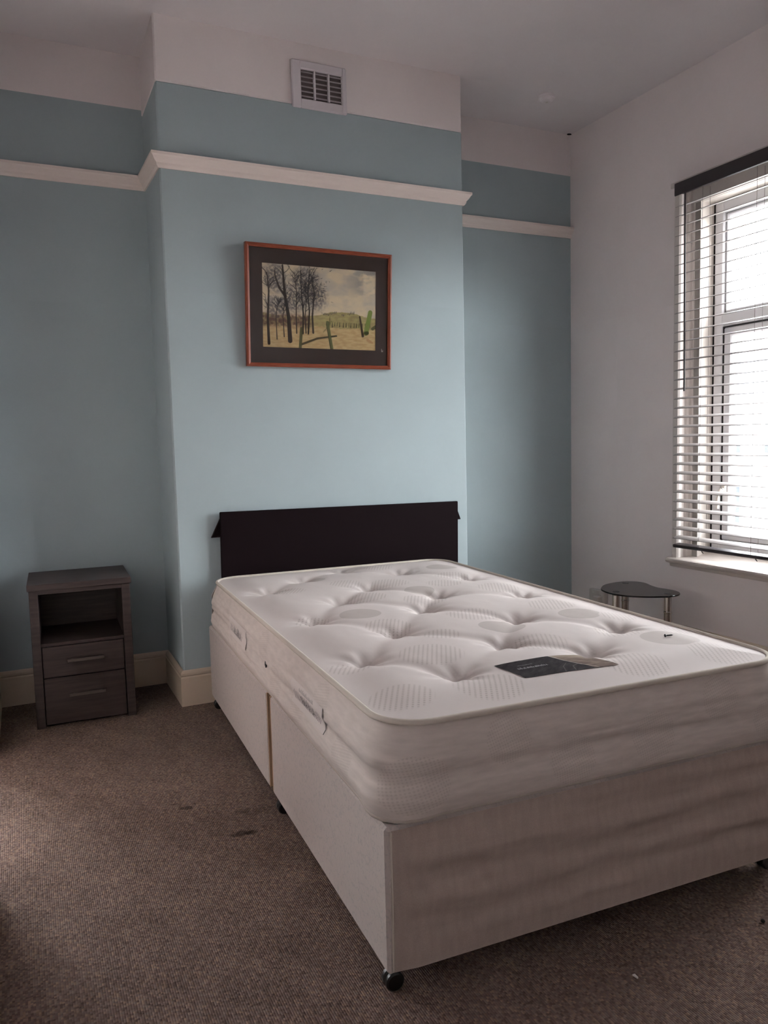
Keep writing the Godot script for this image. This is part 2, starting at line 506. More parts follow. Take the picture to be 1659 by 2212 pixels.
func divan_materials() -> void:
	# pale damask on the base: a vague leafy weave
	var f := noise(81, 0.022, 3)
	var g := noise(83, 0.09, 2)
	var img := Image.create(512, 512, false, Image.FORMAT_RGB8)
	for y in 512:
		for x in 512:
			var a := absf(f.get_noise_2d(x, y))
			var k := 0.0 if a > 0.06 else 0.6
			var b := 0.03 * g.get_noise_2d(x * 4.0, y * 0.5)
			var c := Color(0.735, 0.695, 0.67).lerp(Color(0.665, 0.64, 0.625), k) * (1.0 + b)
			img_put(img, x, y, c)
	M.damask = mat(Color.WHITE, 0.85, 0.0, 0.2)
	M.damask.albedo_texture = tex(img)
	M.damask.uv1_scale = Vector3(2.2, 2.2, 1)
	var img2 := Image.create(256, 256, false, Image.FORMAT_RGB8)
	var rng := RandomNumberGenerator.new(); rng.seed = 9
	for y in 256:
		for x in 256:
			var b := rng.randf_range(-0.035, 0.035) + 0.03 * g.get_noise_2d(x * 0.5, y * 0.12)
			img_put(img2, x, y, Color(0.665, 0.605, 0.57) * (1.0 + b))
	M.foot_cloth = mat(Color.WHITE, 0.9, 0.0, 0.15)
	M.foot_cloth.albedo_texture = tex(img2)
	M.foot_cloth.uv1_scale = Vector3(4, 4, 1)

# ---------------------------------------------------------------- the place
func _ready() -> void:
	var cam := Camera3D.new()
	cam.name = "camera"
	cam.fov = 67.106
	cam.near = 0.02; cam.far = 200.0
	cam.transform = Transform3D(Basis(Vector3(0.90496, -0.02459, 0.42478), Vector3(0.05989, 0.99575, -0.06995), Vector3(-0.42125, 0.08875, 0.90259)).orthonormalized(), Vector3(-0.5999, 1.1479, 3.4394))
	add_child(cam)
	cam.current = true
	var env := Environment.new()
	env.background_mode = Environment.BG_SKY
	var sky := Sky.new()
	var overcast := ProceduralSkyMaterial.new()      # an overcast white sky, no sun
	overcast.sky_top_color = Color(0.97, 0.985, 1.0)
	overcast.sky_horizon_color = Color(0.94, 0.95, 0.96)
	overcast.ground_bottom_color = Color(0.55, 0.54, 0.53)
	overcast.ground_horizon_color = Color(0.60, 0.60, 0.60)
	overcast.sun_angle_max = 1.0
	sky.sky_material = overcast
	env.sky = sky
	env.background_energy_multiplier = 35.0
	env.tonemap_mode = Environment.TONE_MAPPER_LINEAR
	env.tonemap_exposure = 1.0
	env.sdfgi_enabled = true
	env.ssao_enabled = true
	env.ssil_enabled = true
	var we := WorldEnvironment.new()
	we.name = "world_environment"
	we.environment = env
	add_child(we)

	make_materials()
	build_shell()
	build_trim()
	build_window()
	build_street()
	build_bed()
	build_headboard()
	build_nightstand()
	build_picture()
	build_vent()
	build_blind()
	build_side_table()
	build_small_things()

func build_shell() -> void:
	var fl := MB.new()
	fl.box(Vector3(-1, -0.15, -1), Vector3(3, 0, 5))
	for i in fl.v.size():
		fl.uv2[i] = Vector2((fl.v[i].x + 1.0) / 4.0, (fl.v[i].z + 1.0) / 6.0)
	structure("floor", [fl, M.carpet], "brown ribbed loop pile carpet with worn dark spots", "carpet")
	var ce := MB.new()
	ce.box(Vector3(-1, ROOM_H, -1), Vector3(3, ROOM_H + 0.15, 5))
	structure("ceiling", [ce, M.ceiling], "plain white painted ceiling", "ceiling")
	# back wall of the alcoves: blue below, white above the painted line
	var lo := MB.new()
	var hi := MB.new()
	lo.box(Vector3(-1, -0.1, -ALCOVE - 0.2), Vector3(2.9, 2.7108, -ALCOVE))
	hi.box(Vector3(-1, 2.7108, -ALCOVE - 0.2), Vector3(2.9, ROOM_H + 0.1, -ALCOVE))
	structure("wall_back", [lo, M.blue_wall, hi, M.white_wall], "pale blue alcove wall with a white band under the ceiling", "wall")
	var bl := MB.new()
	var bh := MB.new()
	bl.box(Vector3(0, -0.1, -ALCOVE - 0.05), Vector3(BREAST_W, 2.681, 0), 0.006)
	bh.box(Vector3(0, 2.6812, -ALCOVE - 0.05), Vector3(BREAST_W, ROOM_H + 0.1, 0), 0.006)
	structure("wall_breast", [bl, M.blue_wall, bh, M.white_wall], "pale blue chimney breast standing out between two alcoves", "wall")
	# left wall with an open doorway to the landing
	var lw := MB.new()
	lw.box(Vector3(LEFT_X - 0.15, -0.1, -0.7), Vector3(LEFT_X, ROOM_H + 0.1, DOOR_Z0))
	lw.box(Vector3(LEFT_X - 0.15, -0.1, DOOR_Z1), Vector3(LEFT_X, ROOM_H + 0.1, FRONT_Z + 0.2))
	lw.box(Vector3(LEFT_X - 0.15, 2.05, DOOR_Z0), Vector3(LEFT_X, ROOM_H + 0.1, DOOR_Z1))
	structure("wall_left", [lw, M.white_wall], "white painted wall at the end of the nightstand alcove", "wall")
	build_landing()
	var fw := MB.new()
	fw.box(Vector3(-1, -0.1, FRONT_Z), Vector3(2.9, ROOM_H + 0.1, FRONT_Z + 0.15))
	structure("wall_front", [fw, M.white_wall], "white painted wall across the room from the bed", "wall")
	# window wall, in its own slightly turned frame: inner face x = 0
	var rw := MB.new()
	var z0 := 0.455
	var z1 := 2.135
	var y0 := 0.50
	var y1 := 2.40
	rw.box(Vector3(0, -0.1, -0.7), Vector3(0.3, ROOM_H + 0.1, z0))
	rw.box(Vector3(0, -0.1, z1), Vector3(0.3, ROOM_H + 0.1, FRONT_Z + 0.3))
	rw.box(Vector3(0, -0.1, z0), Vector3(0.3, y0, z1))
	rw.box(Vector3(0, y1, z0), Vector3(0.3, ROOM_H + 0.1, z1))
	var r := structure("wall_right", [rw, M.white_wall], "white painted window wall", "wall")
	r.transform = right_frame

func build_trim() -> void:
	var h := 0.0
	var rail := [Vector2(0.0, 0.0), Vector2(0.0356, -0.002), Vector2(0.0356, -0.013), Vector2(0.030, -0.019), Vector2(0.024, -0.030), Vector2(0.014, -0.041), Vector2(0.013, -0.050), Vector2(0.006, -0.060), Vector2(0.0, -0.060)]
	var m := MB.new()
	var xw := RIGHT_X - RIGHT_TURN * ALCOVE
	m.sweep(rail, [Vector3(LEFT_X, 2.407, -ALCOVE), Vector3(0, 2.407, -ALCOVE), Vector3(0, 2.386, 0), Vector3(BREAST_W, 2.386, 0), Vector3(BREAST_W, 2.407, -ALCOVE), Vector3(xw, 2.407, -ALCOVE)], false)
	structure("trim_1", [m, M.trim], "cream picture rail running round the chimney breast", "picture rail")
	var skirt := [Vector2(0.0, 0.160), Vector2(0.006, 0.160), Vector2(0.0125, 0.155), Vector2(0.0168, 0.148), Vector2(0.0168, 0.140), Vector2(0.0125, 0.134), Vector2(0.0168, 0.128), Vector2(0.0168, 0.0), Vector2(0.0, 0.0)]
	var b := MB.new()
	b.sweep(skirt, [Vector3(LEFT_X, h, -ALCOVE), Vector3(0, h, -ALCOVE), Vector3(0, h, 0), Vector3(BREAST_W, h, 0), Vector3(BREAST_W, h, -ALCOVE), Vector3(xw, h, -ALCOVE)], false)
	structure("baseboard_back", [b, M.skirting], "cream moulded skirting board round the chimney breast", "skirting")
	var c := MB.new()
	c.sweep(skirt, [Vector3(LEFT_X, h, 0.165), Vector3(LEFT_X, h, -ALCOVE)], false)
	structure("baseboard_left", [c, M.skirting], "short cream skirting board beside the nightstand", "skirting")
	var d := MB.new()
	d.sweep(skirt, [Vector3(0, h, -ALCOVE), Vector3(0, h, FRONT_Z)], false)
	var dr := structure("baseboard_right", [d, M.skirting], "cream skirting board under the window", "skirting")
	dr.transform = right_frame
	# the door frame in the left wall and the door standing open to the landing; only the edge of the frame shows
	var fr := MB.new()
	for z in [DOOR_Z0 - 0.07, DOOR_Z1]: fr.box(Vector3(LEFT_X - 0.001, 0, z), Vector3(LEFT_X + 0.014, 2.12, z + 0.07), 0.005)
	fr.box(Vector3(LEFT_X - 0.001, 2.05, DOOR_Z0), Vector3(LEFT_X + 0.014, 2.12, DOOR_Z1), 0.005)
	var dm := structure("door_1", [fr, M.gloss_white], "white gloss door frame in the left wall", "door")
	var leaf := MB.new()
	leaf.box(Vector3(LEFT_X - 0.15 - 0.95, 0.01, DOOR_Z1 + 0.005), Vector3(LEFT_X - 0.155, 2.04, DOOR_Z1 + 0.045), 0.003)
	obj("door_leaf", [leaf, M.gloss_white], dm)

func build_landing() -> void:      # the landing beyond the doorway, with its own window at the end
	var x0 := -2.0
	var x1 := LEFT_X - 0.149
	var z0 := -0.9
	var z1 := 2.2
	var h := 2.6
	var m := MB.new()
	m.box(Vector3(x0 - 0.15, -0.1, z0 - 0.15), Vector3(x0, h + 0.1, z1 + 0.15))
	m.box(Vector3(x0, -0.1, z1), Vector3(x1 + 0.1, h + 0.1, z1 + 0.15))
	m.box(Vector3(x0, h, z0), Vector3(x1 + 0.1, h + 0.12, z1))
	var wx0 := -1.92
	var wx1 := -0.97
	m.box(Vector3(x0, -0.1, z0 - 0.15), Vector3(wx0, h + 0.1, z0))
	m.box(Vector3(wx1, -0.1, z0 - 0.15), Vector3(x1 + 0.1, h + 0.1, z0))
	m.box(Vector3(wx0, -0.1, z0 - 0.15), Vector3(wx1, 0.55, z0))
	m.box(Vector3(wx0, 2.45, z0 - 0.15), Vector3(wx1, h + 0.1, z0))
	m.box(Vector3(x1, -0.1, z0 - 0.15), Vector3(x1 + 0.15, h + 0.1, -0.65))
	structure("wall_landing", [m, M.white_wall], "white walls and ceiling of the landing outside the door", "wall")
	var f := MB.new()
	f.box(Vector3(x0, -0.12, z0), Vector3(x1 + 0.16, -0.001, z1))
	for i in f.v.size(): f.uv2[i] = Vector2(0.3, 0.4)
	structure("floor_landing", [f, M.carpet], "brown carpet on the landing outside the door", "carpet")
	var w := MB.new()
	for q in [[wx0, wx0 + 0.05, 0.55, 2.45], [wx1 - 0.05, wx1, 0.55, 2.45], [wx0, wx1, 0.55, 0.60], [wx0, wx1, 2.40, 2.45], [wx0, wx1, 1.52, 1.56]]:
		w.box(Vector3(q[0], q[2], z0 - 0.10), Vector3(q[1], q[3], z0 - 0.05), 0.004)
	var wo := structure("window_2", [w, M.upvc], "white framed window at the end of the landing", "window")
	var g := MB.new()
	g.box(Vector3(wx0 + 0.04, 0.59, z0 - 0.078), Vector3(wx1 - 0.04, 2.41, z0 - 0.074))
	obj("pane", [g, M.glass], wo)

func build_window() -> void:
	var w := Node3D.new()
	w.name = "window_1"
	add_child(w)
	w.transform = right_frame
	w.set_meta("kind", "structure")
	tag(w, "white plastic framed window with fanlight behind the blind", "window")
	var z0 := 0.455
	var z1 := 2.135
	# painted timber lining: architrave edge, a set-back face with a bead, then the return to the frame
	var li := MB.new()
	var prof := [Vector2(-0.012, -0.030), Vector2(-0.016, -0.024), Vector2(-0.016, 0.004), Vector2(-0.008, 0.012), Vector2(0.0, 0.012), Vector2(0.012, 0.008), Vector2(0.030, 0.008), Vector2(0.034, 0.020), Vector2(0.044, 0.023), Vector2(0.050, 0.030), Vector2(0.046, 0.036), Vector2(0.046, 0.042), Vector2(0.050, 0.046), Vector2(0.050, 0.080)]
	for side in 2:
		for k in prof.size() - 1:
			var a: Vector2 = prof[k]
			var b: Vector2 = prof[k + 1]
			var za := z0 + a.y if side == 0 else z1 - a.y
			var zb := z0 + b.y if side == 0 else z1 - b.y
			var nn := Vector3(-(absf(b.y - a.y)), 0, (b.x - a.x) * (1 if side == 0 else -1))
			li.quad(Vector3(a.x, 0.50, za), Vector3(b.x, 0.50, zb), Vector3(b.x, 2.42, zb), Vector3(a.x, 2.42, za), nn)
		var zz := z0 if side == 0 else z1
		var s := 1.0 if side == 0 else -1.0
		li.quad(Vector3(-0.012, 0.5, zz - s * 0.030), Vector3(0.0, 0.5, zz - s * 0.030), Vector3(0.0, 2.42, zz - s * 0.030), Vector3(-0.012, 2.42, zz - s * 0.030), Vector3(0, 0, -s))
	obj("lining", [li, M.cream], w)
	var hd := MB.new()
	hd.box(Vector3(-0.012, 2.40, z0 - 0.06), Vector3(0.0, 2.425, z1 + 0.06), 0.003)
	hd.box(Vector3(0.0, 2.385, z0), Vector3(0.12, 2.41, z1), 0.002)
	hd.box(Vector3(0.045, 2.309, z0 + 0.03), Vector3(0.06, 2.40, z1 - 0.03), 0.002)
	obj("head_lining", [hd, M.cream], w)
	var rv := MB.new()
	rv.box(Vector3(0.050, 0.50, z0 + 0.02), Vector3(0.176, 2.32, z0 + 0.080), 0.003)
	rv.box(Vector3(0.050, 0.50, z1 - 0.080), Vector3(0.176, 2.32, z1 - 0.02), 0.003)
	rv.box(Vector3(0.055, 2.307, z0 + 0.03), Vector3(0.176, 2.40, z1 - 0.03), 0.003)
	obj("reveal", [rv, M.gloss_white], w)
	# the open joint between the reveal and the plastic frame: a near black strip set into it
	var gp := MB.new()
	gp.box(Vector3(0.143, 0.50, z0 + 0.060), Vector3(0.20, 2.40, z0 + 0.092))
	gp.box(Vector3(0.143, 0.50, z1 - 0.092), Vector3(0.20, 2.40, z1 - 0.060))
	gp.box(Vector3(0.143, 2.298, z0 + 0.06), Vector3(0.20, 2.40, z1 - 0.06))
	obj("joint_strip", [gp, M.joint_black], w)
	# outer frame with a transom; upper fixed light, lower opening casement
	var f0 := z0 + 0.090
	var f1 := z1 - 0.090
	var mid := (f0 + f1) * 0.5
	var x0 := 0.137
	var x1 := 0.205
	var fr := MB.new()
	fr.box(Vector3(x0, 0.55, f0), Vector3(x1, 2.300, f0 + 0.055), 0.006)
	fr.box(Vector3(x0, 0.55, f1 - 0.055), Vector3(x1, 2.300, f1), 0.006)
	fr.box(Vector3(x0, 2.245, f0 + 0.05), Vector3(x1, 2.300, f1 - 0.05), 0.006)
	fr.box(Vector3(x0, 0.55, f0 + 0.05), Vector3(x1, 0.605, f1 - 0.05), 0.006)
	fr.box(Vector3(x0, 1.688, f0 + 0.05), Vector3(x1, 1.755, f1 - 0.05), 0.008)
	fr.box(Vector3(x0, 0.60, mid - 0.03), Vector3(x1, 2.25, mid + 0.03), 0.006)
	obj("frame", [fr, M.upvc], w)
	for pane in [[f0 + 0.055, mid - 0.03], [mid + 0.03, f1 - 0.055]]:
		var a: float = pane[0]
		var b: float = pane[1]
		var bd := MB.new()       # glazing bead of the fanlight
		for q in [[a, a + 0.018, 1.755, 2.245], [b - 0.018, b, 1.755, 2.245], [a, b, 1.755, 1.775], [a, b, 2.225, 2.245]]:
			bd.box(Vector3(0.150, q[2], q[0]), Vector3(0.185, q[3], q[1]), 0.007)
		obj("glazing_bead", [bd, M.upvc], w)
		var g := MB.new()
		g.box(Vector3(0.168, 1.77, a + 0.015), Vector3(0.172, 2.23, b - 0.015))
		obj("pane", [g, M.glass], w)
		var ga := MB.new()       # dark gasket round the casement
		for q in [[a, a + 0.006, 0.605, 1.688], [b - 0.006, b, 0.605, 1.688], [a, b, 1.682, 1.688], [a, b, 0.605, 0.611]]:
			ga.box(Vector3(0.140, q[2], q[0]), Vector3(0.19, q[3], q[1]))
		obj("gasket", [ga, M.rubber], w)
		var sa := MB.new()
		var c := a + 0.005
		var d := b - 0.005
		for q in [[c, c + 0.048, 0.611, 1.683], [d - 0.048, d, 0.611, 1.683], [c, d, 1.637, 1.683], [c, d, 0.611, 0.66]]:
			sa.box(Vector3(0.139, q[2], q[0]), Vector3(0.19, q[3], q[1]), 0.007)
		var sash := obj("casement", [sa, M.upvc], w)
		var g2 := MB.new()
		g2.box(Vector3(0.163, 0.65, c + 0.04), Vector3(0.167, 1.645, d - 0.04))
		obj("pane", [g2, M.glass], sash)
		var hn := MB.new()
		var hz := c + 0.02
		hn.box(Vector3(0.125, 0.845, hz - 0.013), Vector3(0.141, 0.895, hz + 0.013), 0.004)
		hn.tube([Vector3(0.118, 0.872, hz), Vector3(0.108, 0.862, hz - 0.004), Vector3(0.105, 0.83, hz - 0.012), Vector3(0.106, 0.775, hz - 0.014)], 0.009, 10)
		hn.lathe([[0.010, 0.0], [0.010, 0.012]], 12, Transform3D(Basis(Vector3.BACK, PI / 2), Vector3(0.127, 0.87, hz)))
		obj("handle", [hn, M.gloss_white], sash)
	# inner sill board with a rounded nose, and the painted apron behind it
	var si := MB.new()
	var sill := [Vector2(0.14, 0.548), Vector2(0.03, 0.516), Vector2(-0.030, 0.513), Vector2(-0.040, 0.508), Vector2(-0.044, 0.499), Vector2(-0.040, 0.490), Vector2(-0.030, 0.485), Vector2(-0.012, 0.485), Vector2(-0.010, 0.466), Vector2(0.0, 0.462), Vector2(0.14, 0.462)]
	var poly := []
	for q in sill: poly.append(Vector2(q.x, q.y))
	# prism along z: the outline's x is the room depth, y the height
	si.prism(poly, z0 - 0.045, z1 + 0.045, 2)
	obj("window_sill", [si, M.sill], w)
	var ap := MB.new()
	ap.box(Vector3(0.13, 0.50, f0 - 0.02), Vector3(0.2, 0.556, f1 + 0.02), 0.003)
	obj("frame_foot", [ap, M.upvc], w)
	# outside: stone arch shoulders over the opening and the outer sill
	var st := MB.new()
	for s in 2:
		var zz := 0.42 if s == 0 else z1 + 0.035
		var k := 1.0 if s == 0 else -1.0
		st.prism([Vector2(zz, 2.42), Vector2(zz + k * 0.19, 2.42), Vector2(zz + k * 0.14, 2.25), Vector2(zz + k * 0.085, 2.16), Vector2(zz + k * 0.07, 2.05), Vector2(zz, 2.05)], 0.26, 0.36, 0)
	st.box(Vector3(0.20, 0.46, 0.36), Vector3(0.40, 0.54, z1 + 0.1), 0.01)
	obj("stone_surround", [st, M.stone], w)

func build_street() -> void:
	# the terrace across the road, one storey down
	var rd := MB.new()
	rd.box(Vector3(2.9, -3.4, -40), Vector3(60, -3.2, 40))
	var road := obj("road", [rd, M.road])
	road.set_meta("kind", "structure")
	tag(road, "grey road below the window", "road")
	var proto: Node3D
	for k in 8:
		var z := -30.0 + k * 5.0
		if k == 0:
			proto = thing("terraced_house", "pale rendered terraced house with slate roof across the road", "house", Transform3D(Basis.IDENTITY, Vector3(25.0, -3.2, z)), "terrace across the road")
			var wl := MB.new()
			wl.box(Vector3(0, 0, 0), Vector3(8, 5.9, 5.0))
			obj("wall", [wl, M.brick], proto)
			var rf := MB.new()
			rf.prism([Vector2(-0.35, 5.8), Vector2(4.0, 8.2), Vector2(8.35, 5.8)], 0.0, 5.0, 2)
			obj("roof", [rf, M.slate], proto)
			var gt := MB.new()
			gt.box(Vector3(-0.42, 5.72, 0), Vector3(-0.3, 5.84, 5.0), 0.02)
			obj("gutter", [gt, M.upvc], proto)
			for q in [[0.7, 3.4], [2.9, 3.4], [0.7, 0.7]]:
				var fr := MB.new()
				fr.box(Vector3(-0.08, q[1], q[0]), Vector3(0.02, q[1] + 1.7, q[0] + 1.3), 0.02)
				var win := obj("window", [fr, M.upvc], proto)
				for e in 2:
					var pn := MB.new()
					pn.box(Vector3(-0.10, q[1] + 0.1 + 0.8 * e, q[0] + 0.1), Vector3(-0.075, q[1] + 0.8 + 0.8 * e, q[0] + 1.2))
					obj("pane", [pn, M.dark_glass], win)
				var sl := MB.new()
				sl.box(Vector3(-0.18, q[1] - 0.14, q[0] - 0.12), Vector3(0.02, q[1], q[0] + 1.42), 0.02)
				obj("sill", [sl, M.stone], win)
			var dr := MB.new()
			dr.box(Vector3(-0.06, 0, 3.2), Vector3(0.02, 2.2, 4.2), 0.02)
			obj("door", [dr, M.charcoal], proto)
			var ch := MB.new()
			ch.box(Vector3(3.5, 7.4, 4.4), Vector3(4.5, 9.2, 5.0), 0.03)
			obj("chimney", [ch, M.brick], proto)
		else:
			var c := proto.duplicate()
			c.name = numbered("terraced_house")
			add_child(c)
			c.position.z = z

# ---------------------------------------------------------------- the bed
func rim(s: float, inset: float) -> Array:      # the mattress outline (rounded rectangle) by length from the head's left corner down the left side; [point, outward]
	var r := 0.105
	var hw := MAT_W * 0.5
	var hl := MAT_L * 0.5
	var legs := [[Vector2(-hw, -hl + r), Vector2(0, 1), hl * 2 - 2 * r], [Vector2(-hw + r, hl), Vector2(1, 0), hw * 2 - 2 * r], [Vector2(hw, hl - r), Vector2(0, -1), hl * 2 - 2 * r], [Vector2(hw - r, -hl), Vector2(-1, 0), hw * 2 - 2 * r]]
	var arc := PI * 0.5 * r
	var t := fposmod(s, rim_length())
	for k in 4:
		var g: Array = legs[k]
		var d: Vector2 = g[1]
		var o := Vector2(-d.y, d.x)
		if t <= g[2]:
			return [g[0] + d * t + o * inset, o]
		t -= g[2]
		if t <= arc:
			var a := t / r
			var c: Vector2 = g[0] + d * g[2] - o * r
			var oo := o * cos(a) + d * sin(a)
			return [c + oo * (r + inset), oo]
		t -= arc
	return [legs[0][0] + Vector2(-1, 0) * inset, Vector2(-1, 0)]

func corner_share(s: float) -> float:      # 1 in the middle of a rounded corner, 0 on the straight sides
	var t := fposmod(s, rim_length())
	var arc := PI * 0.5 * 0.105
	for k in 4:
		t -= (MAT_L if k % 2 == 0 else MAT_W) - 0.21
		if t < 0: return 0.0
		if t <= arc: return sin(PI * t / arc)
		t -= arc
	return 0.0

func head_side(s: float) -> float:      # the border is flatter where it stands against the headboard
	return lerpf(1.0, 0.3, maxf(0.0, -rim(s, 0.0)[1].y))

func rim_length() -> float:
	return 2.0 * (MAT_W - 0.21) + 2.0 * (MAT_L - 0.21) + TAU * 0.105

var side_noise := FastNoiseLite.new()

func side_point(s: float, h: float, off := 0.0) -> Vector3:      # on the mattress border: s along the rim, h 0 bottom .. 1 top
	var low := 1.0 - clampf(h, 0.0, 1.0)
	var bulge := 0.022 * pow(sin(PI * clampf(h, 0.0, 1.0)), 0.6) + 0.022 * low
	bulge += 0.030 * pow(corner_share(s), 1.5) * low
	bulge += 0.006 * sin(TAU * h * 1.5 + 0.6) * sin(PI * h)
	bulge += 0.010 * side_noise.get_noise_2d(s * 30.0, h * 160.0) * sin(PI * h)
	bulge *= head_side(s)
	var q := rim(s, bulge + off)
	var p: Vector2 = q[0]
	return Vector3(p.x, lerpf(MAT_BOTTOM, MAT_TOP - 0.004, h), p.y)

var tuft_lines := []

func top_height(x: float, z: float) -> float:     # x, z from the mattress centre
	var e := minf(MAT_W * 0.5 - absf(x), MAT_L * 0.5 - absf(z))
	var y := MAT_TOP + 0.016 * smoothstep(0.0, 0.14, e)
	var p := Vector2(x + MAT_W * 0.5, z + MAT_L * 0.5)
	var dip := 0.0
	for t in TUFTS:
		var d := p - Vector2(t[0], t[1])
		var l := d.length()
		if l < 0.22:
			dip += 0.026 * exp(-l / 0.038) + 0.010 * exp(-l * l / 0.0072)
			dip += 0.0028 * sin(d.angle() * 7.0 + t[0] * 40.0) * exp(-pow((l - 0.05) / 0.035, 2.0))
	for q in tuft_lines:
		var a: Vector2 = q[0]
		var b: Vector2 = q[1]
		var t := clampf((p - a).dot(b - a) / (b - a).length_squared(), 0, 1)
		var d := p.distance_to(a.lerp(b, t))
		if d < 0.07: dip += 0.0055 * exp(-d * d / 0.0008)
	return y - dip * smoothstep(0.0, 0.07, e) + 0.0022 * side_noise.get_noise_2d(x * 90.0, z * 40.0) * smoothstep(0.0, 0.05, e)

func build_bed() -> void:
	side_noise.seed = 5; side_noise.frequency = 0.03
	side_noise.noise_type = FastNoiseLite.TYPE_SIMPLEX_SMOOTH
	var dt := Transform3D(Basis(Vector3.UP, -0.0412), Vector3(0.1041, 0, 0.0776))
	var dw := 1.150
	for k in 2:
		var v0 := 0.0 if k == 0 else 1.068
		var v1 := 1.022 if k == 0 else 1.998
		var u := thing("divan_base", "pale damask divan base against the wall under the mattress head" if k == 0 else "pale damask divan base at the foot with a wrinkled end panel", "divan", dt * Transform3D(Basis.IDENTITY, Vector3(0, 0, v0)))
		var l := v1 - v0
		var b := MB.new()
		b.box(Vector3(0, 0.0515, 0), Vector3(dw, 0.3687, l), 0.007)
		obj("body", [b, M.damask], u)
		# bare wooden edge where the two halves meet
		var we := MB.new()
		var zz := l - 0.001 if k == 0 else -0.005
		we.box(Vector3(0.001, 0.056, zz), Vector3(dw - 0.001, 0.366, zz + 0.006), 0.001)
		obj("joint_board", [we, M.wood_edge], u)
		for c in [[0.031, 0.033], [0.12 if k == 0 else 0.031, l - (0.12 if k == 0 else 0.033)], [dw - 0.04, 0.04], [dw - 0.04, l - 0.04]]:
			castor(u, Vector3(c[0], 0, c[1]))
		if k == 1:
			var f := noise(71, 1.0, 3)
			var fp := MB.new()
			fp.grid(110, 40, func(i: float, j: float) -> Array:
				var x := lerpf(0.014, dw - 0.014, i)
				var y := lerpf(0.058, 0.362, j)
				var edge := smoothstep(0.0, 0.06, minf(i, 1.0 - i) * dw) * smoothstep(0.0, 0.05, 0.362 - y)
				var bag := 0.0045 + 0.0045 * sin(TAU * (y * 11.0 + 0.35 * x) + 2.2 * f.get_noise_2d(x * 1.4, y * 5.0)) + 0.005 * f.get_noise_2d(x * 2.0 + 9.0, y * 14.0)
				if y < 0.10: bag = lerpf(bag, 0.006, smoothstep(0.105, 0.092, y))
				return [Vector3(x, y, l + 0.0015 + maxf(bag, -0.0005) * edge), Vector2(x, -y)], Vector3.BACK)
			for e in [[0.014, -1], [dw - 0.014, 1]]:
				fp.quad(Vector3(e[0], 0.058, l), Vector3(e[0], 0.058, l + 0.0015), Vector3(e[0], 0.362, l + 0.0015), Vector3(e[0], 0.362, l), Vector3(e[1], 0, 0))
			var panel := obj("end_panel", [fp, M.foot_cloth], u)
			panel.set_meta("label", "sagging taupe fabric end panel")
			var sm := MB.new()
			sm.tube([Vector3(0.012, 0.06, l + 0.001), Vector3(0.0125, 0.36, l + 0.001)], 0.0022, 6)
			obj("corner_seam", [sm, M.piping], u)
	# mattress
	for a in TUFTS.size():
		for b in range(a + 1, TUFTS.size()):
			var p := Vector2(TUFTS[a][0], TUFTS[a][1])
			var q := Vector2(TUFTS[b][0], TUFTS[b][1])
			if p.distance_to(q) < 0.36: tuft_lines.append([p, q])
	var mt := Transform3D(Basis(Vector3.UP, -0.0456), Vector3(0.1369, 0, 0.0699)) * Transform3D(Basis.IDENTITY, Vector3(MAT_W * 0.5, 0, MAT_L * 0.5))
	var t := thing("mattress", "bare white tufted mattress with woven grey medallions", "mattress", mt)
	var tp := MB.new()
	var hw := MAT_W * 0.5
	var hl := MAT_L * 0.5
	var r := 0.105
	tp.grid(112, 198, func(i: float, j: float) -> Array:
		var x := lerpf(-hw, hw, i)
		var z := lerpf(-hl, hl, j)
		var kx := (absf(x) - (hw - r)) / r
		var kz := (absf(z) - (hl - r)) / r
		var e := Vector2(x, z)
		if kx > 0 and kz > 0:
			var k := Vector2(kx, kz)
			k *= maxf(kx, kz) / k.length()
			e = Vector2(signf(x) * (hw - r + k.x * r), signf(z) * (hl - r + k.y * r))
		var y := top_height(e.x, e.y)
		return [Vector3(e.x, y, e.y), Vector2((e.x + hw) / MAT_W, (e.y + hl) / MAT_L)], Vector3.UP)
	obj("top", [tp, M.ticking], t)
	var sd := MB.new()
	var len := rim_length()
	sd.grid(420, 24, func(i: float, j: float) -> Array:
		return [side_point(i * len, j), Vector2(i * len, -j * 0.2)], Vector3.ZERO, true)
	for i in sd.n.size():
		if sd.n[i].dot(Vector3(sd.v[i].x, 0, sd.v[i].z)) < 0 and absf(sd.n[i].y) < 0.9: sd.n[i] = -sd.n[i]
	obj("border", [sd, M.border], t)
	for k in 2:
		var path := []
		for i in 300:
			var q := rim(i * len / 300.0, 0.003 if k == 0 else (0.024 + 0.030 * pow(corner_share(i * len / 300.0), 1.5)) * head_side(i * len / 300.0))
			path.append(Vector3(q[0].x, MAT_TOP if k == 0 else MAT_BOTTOM + 0.004, q[0].y))
		var pm := MB.new()
		pm.tube(path, 0.0072 if k == 0 else 0.0045, 8, true)
		obj("piping", [pm, M.piping if k == 0 else M.hem], t)
	var un := MB.new()
	var ring := []
	for i in 80: ring.append(Vector3(rim(i * len / 80.0, 0.005)[0].x, MAT_BOTTOM, rim(i * len / 80.0, 0.005)[0].y))
	un.face(ring, Vector3.DOWN)
	obj("underside", [un, M.border], t)
	for q in TUFTS:
		var bt := MB.new()
		var y := top_height(q[0] - hw, q[1] - hl)
		bt.lathe([[0.009, -0.002], [0.010, 0.002], [0.006, 0.004], [0.0, 0.0045]], 10, Transform3D(Basis.IDENTITY, Vector3(q[0] - hw, y, q[1] - hl)))
		obj("tuft_button", [bt, M.piping], t)
	# sewn label, lying on the quilted surface
	var lb := MB.new()
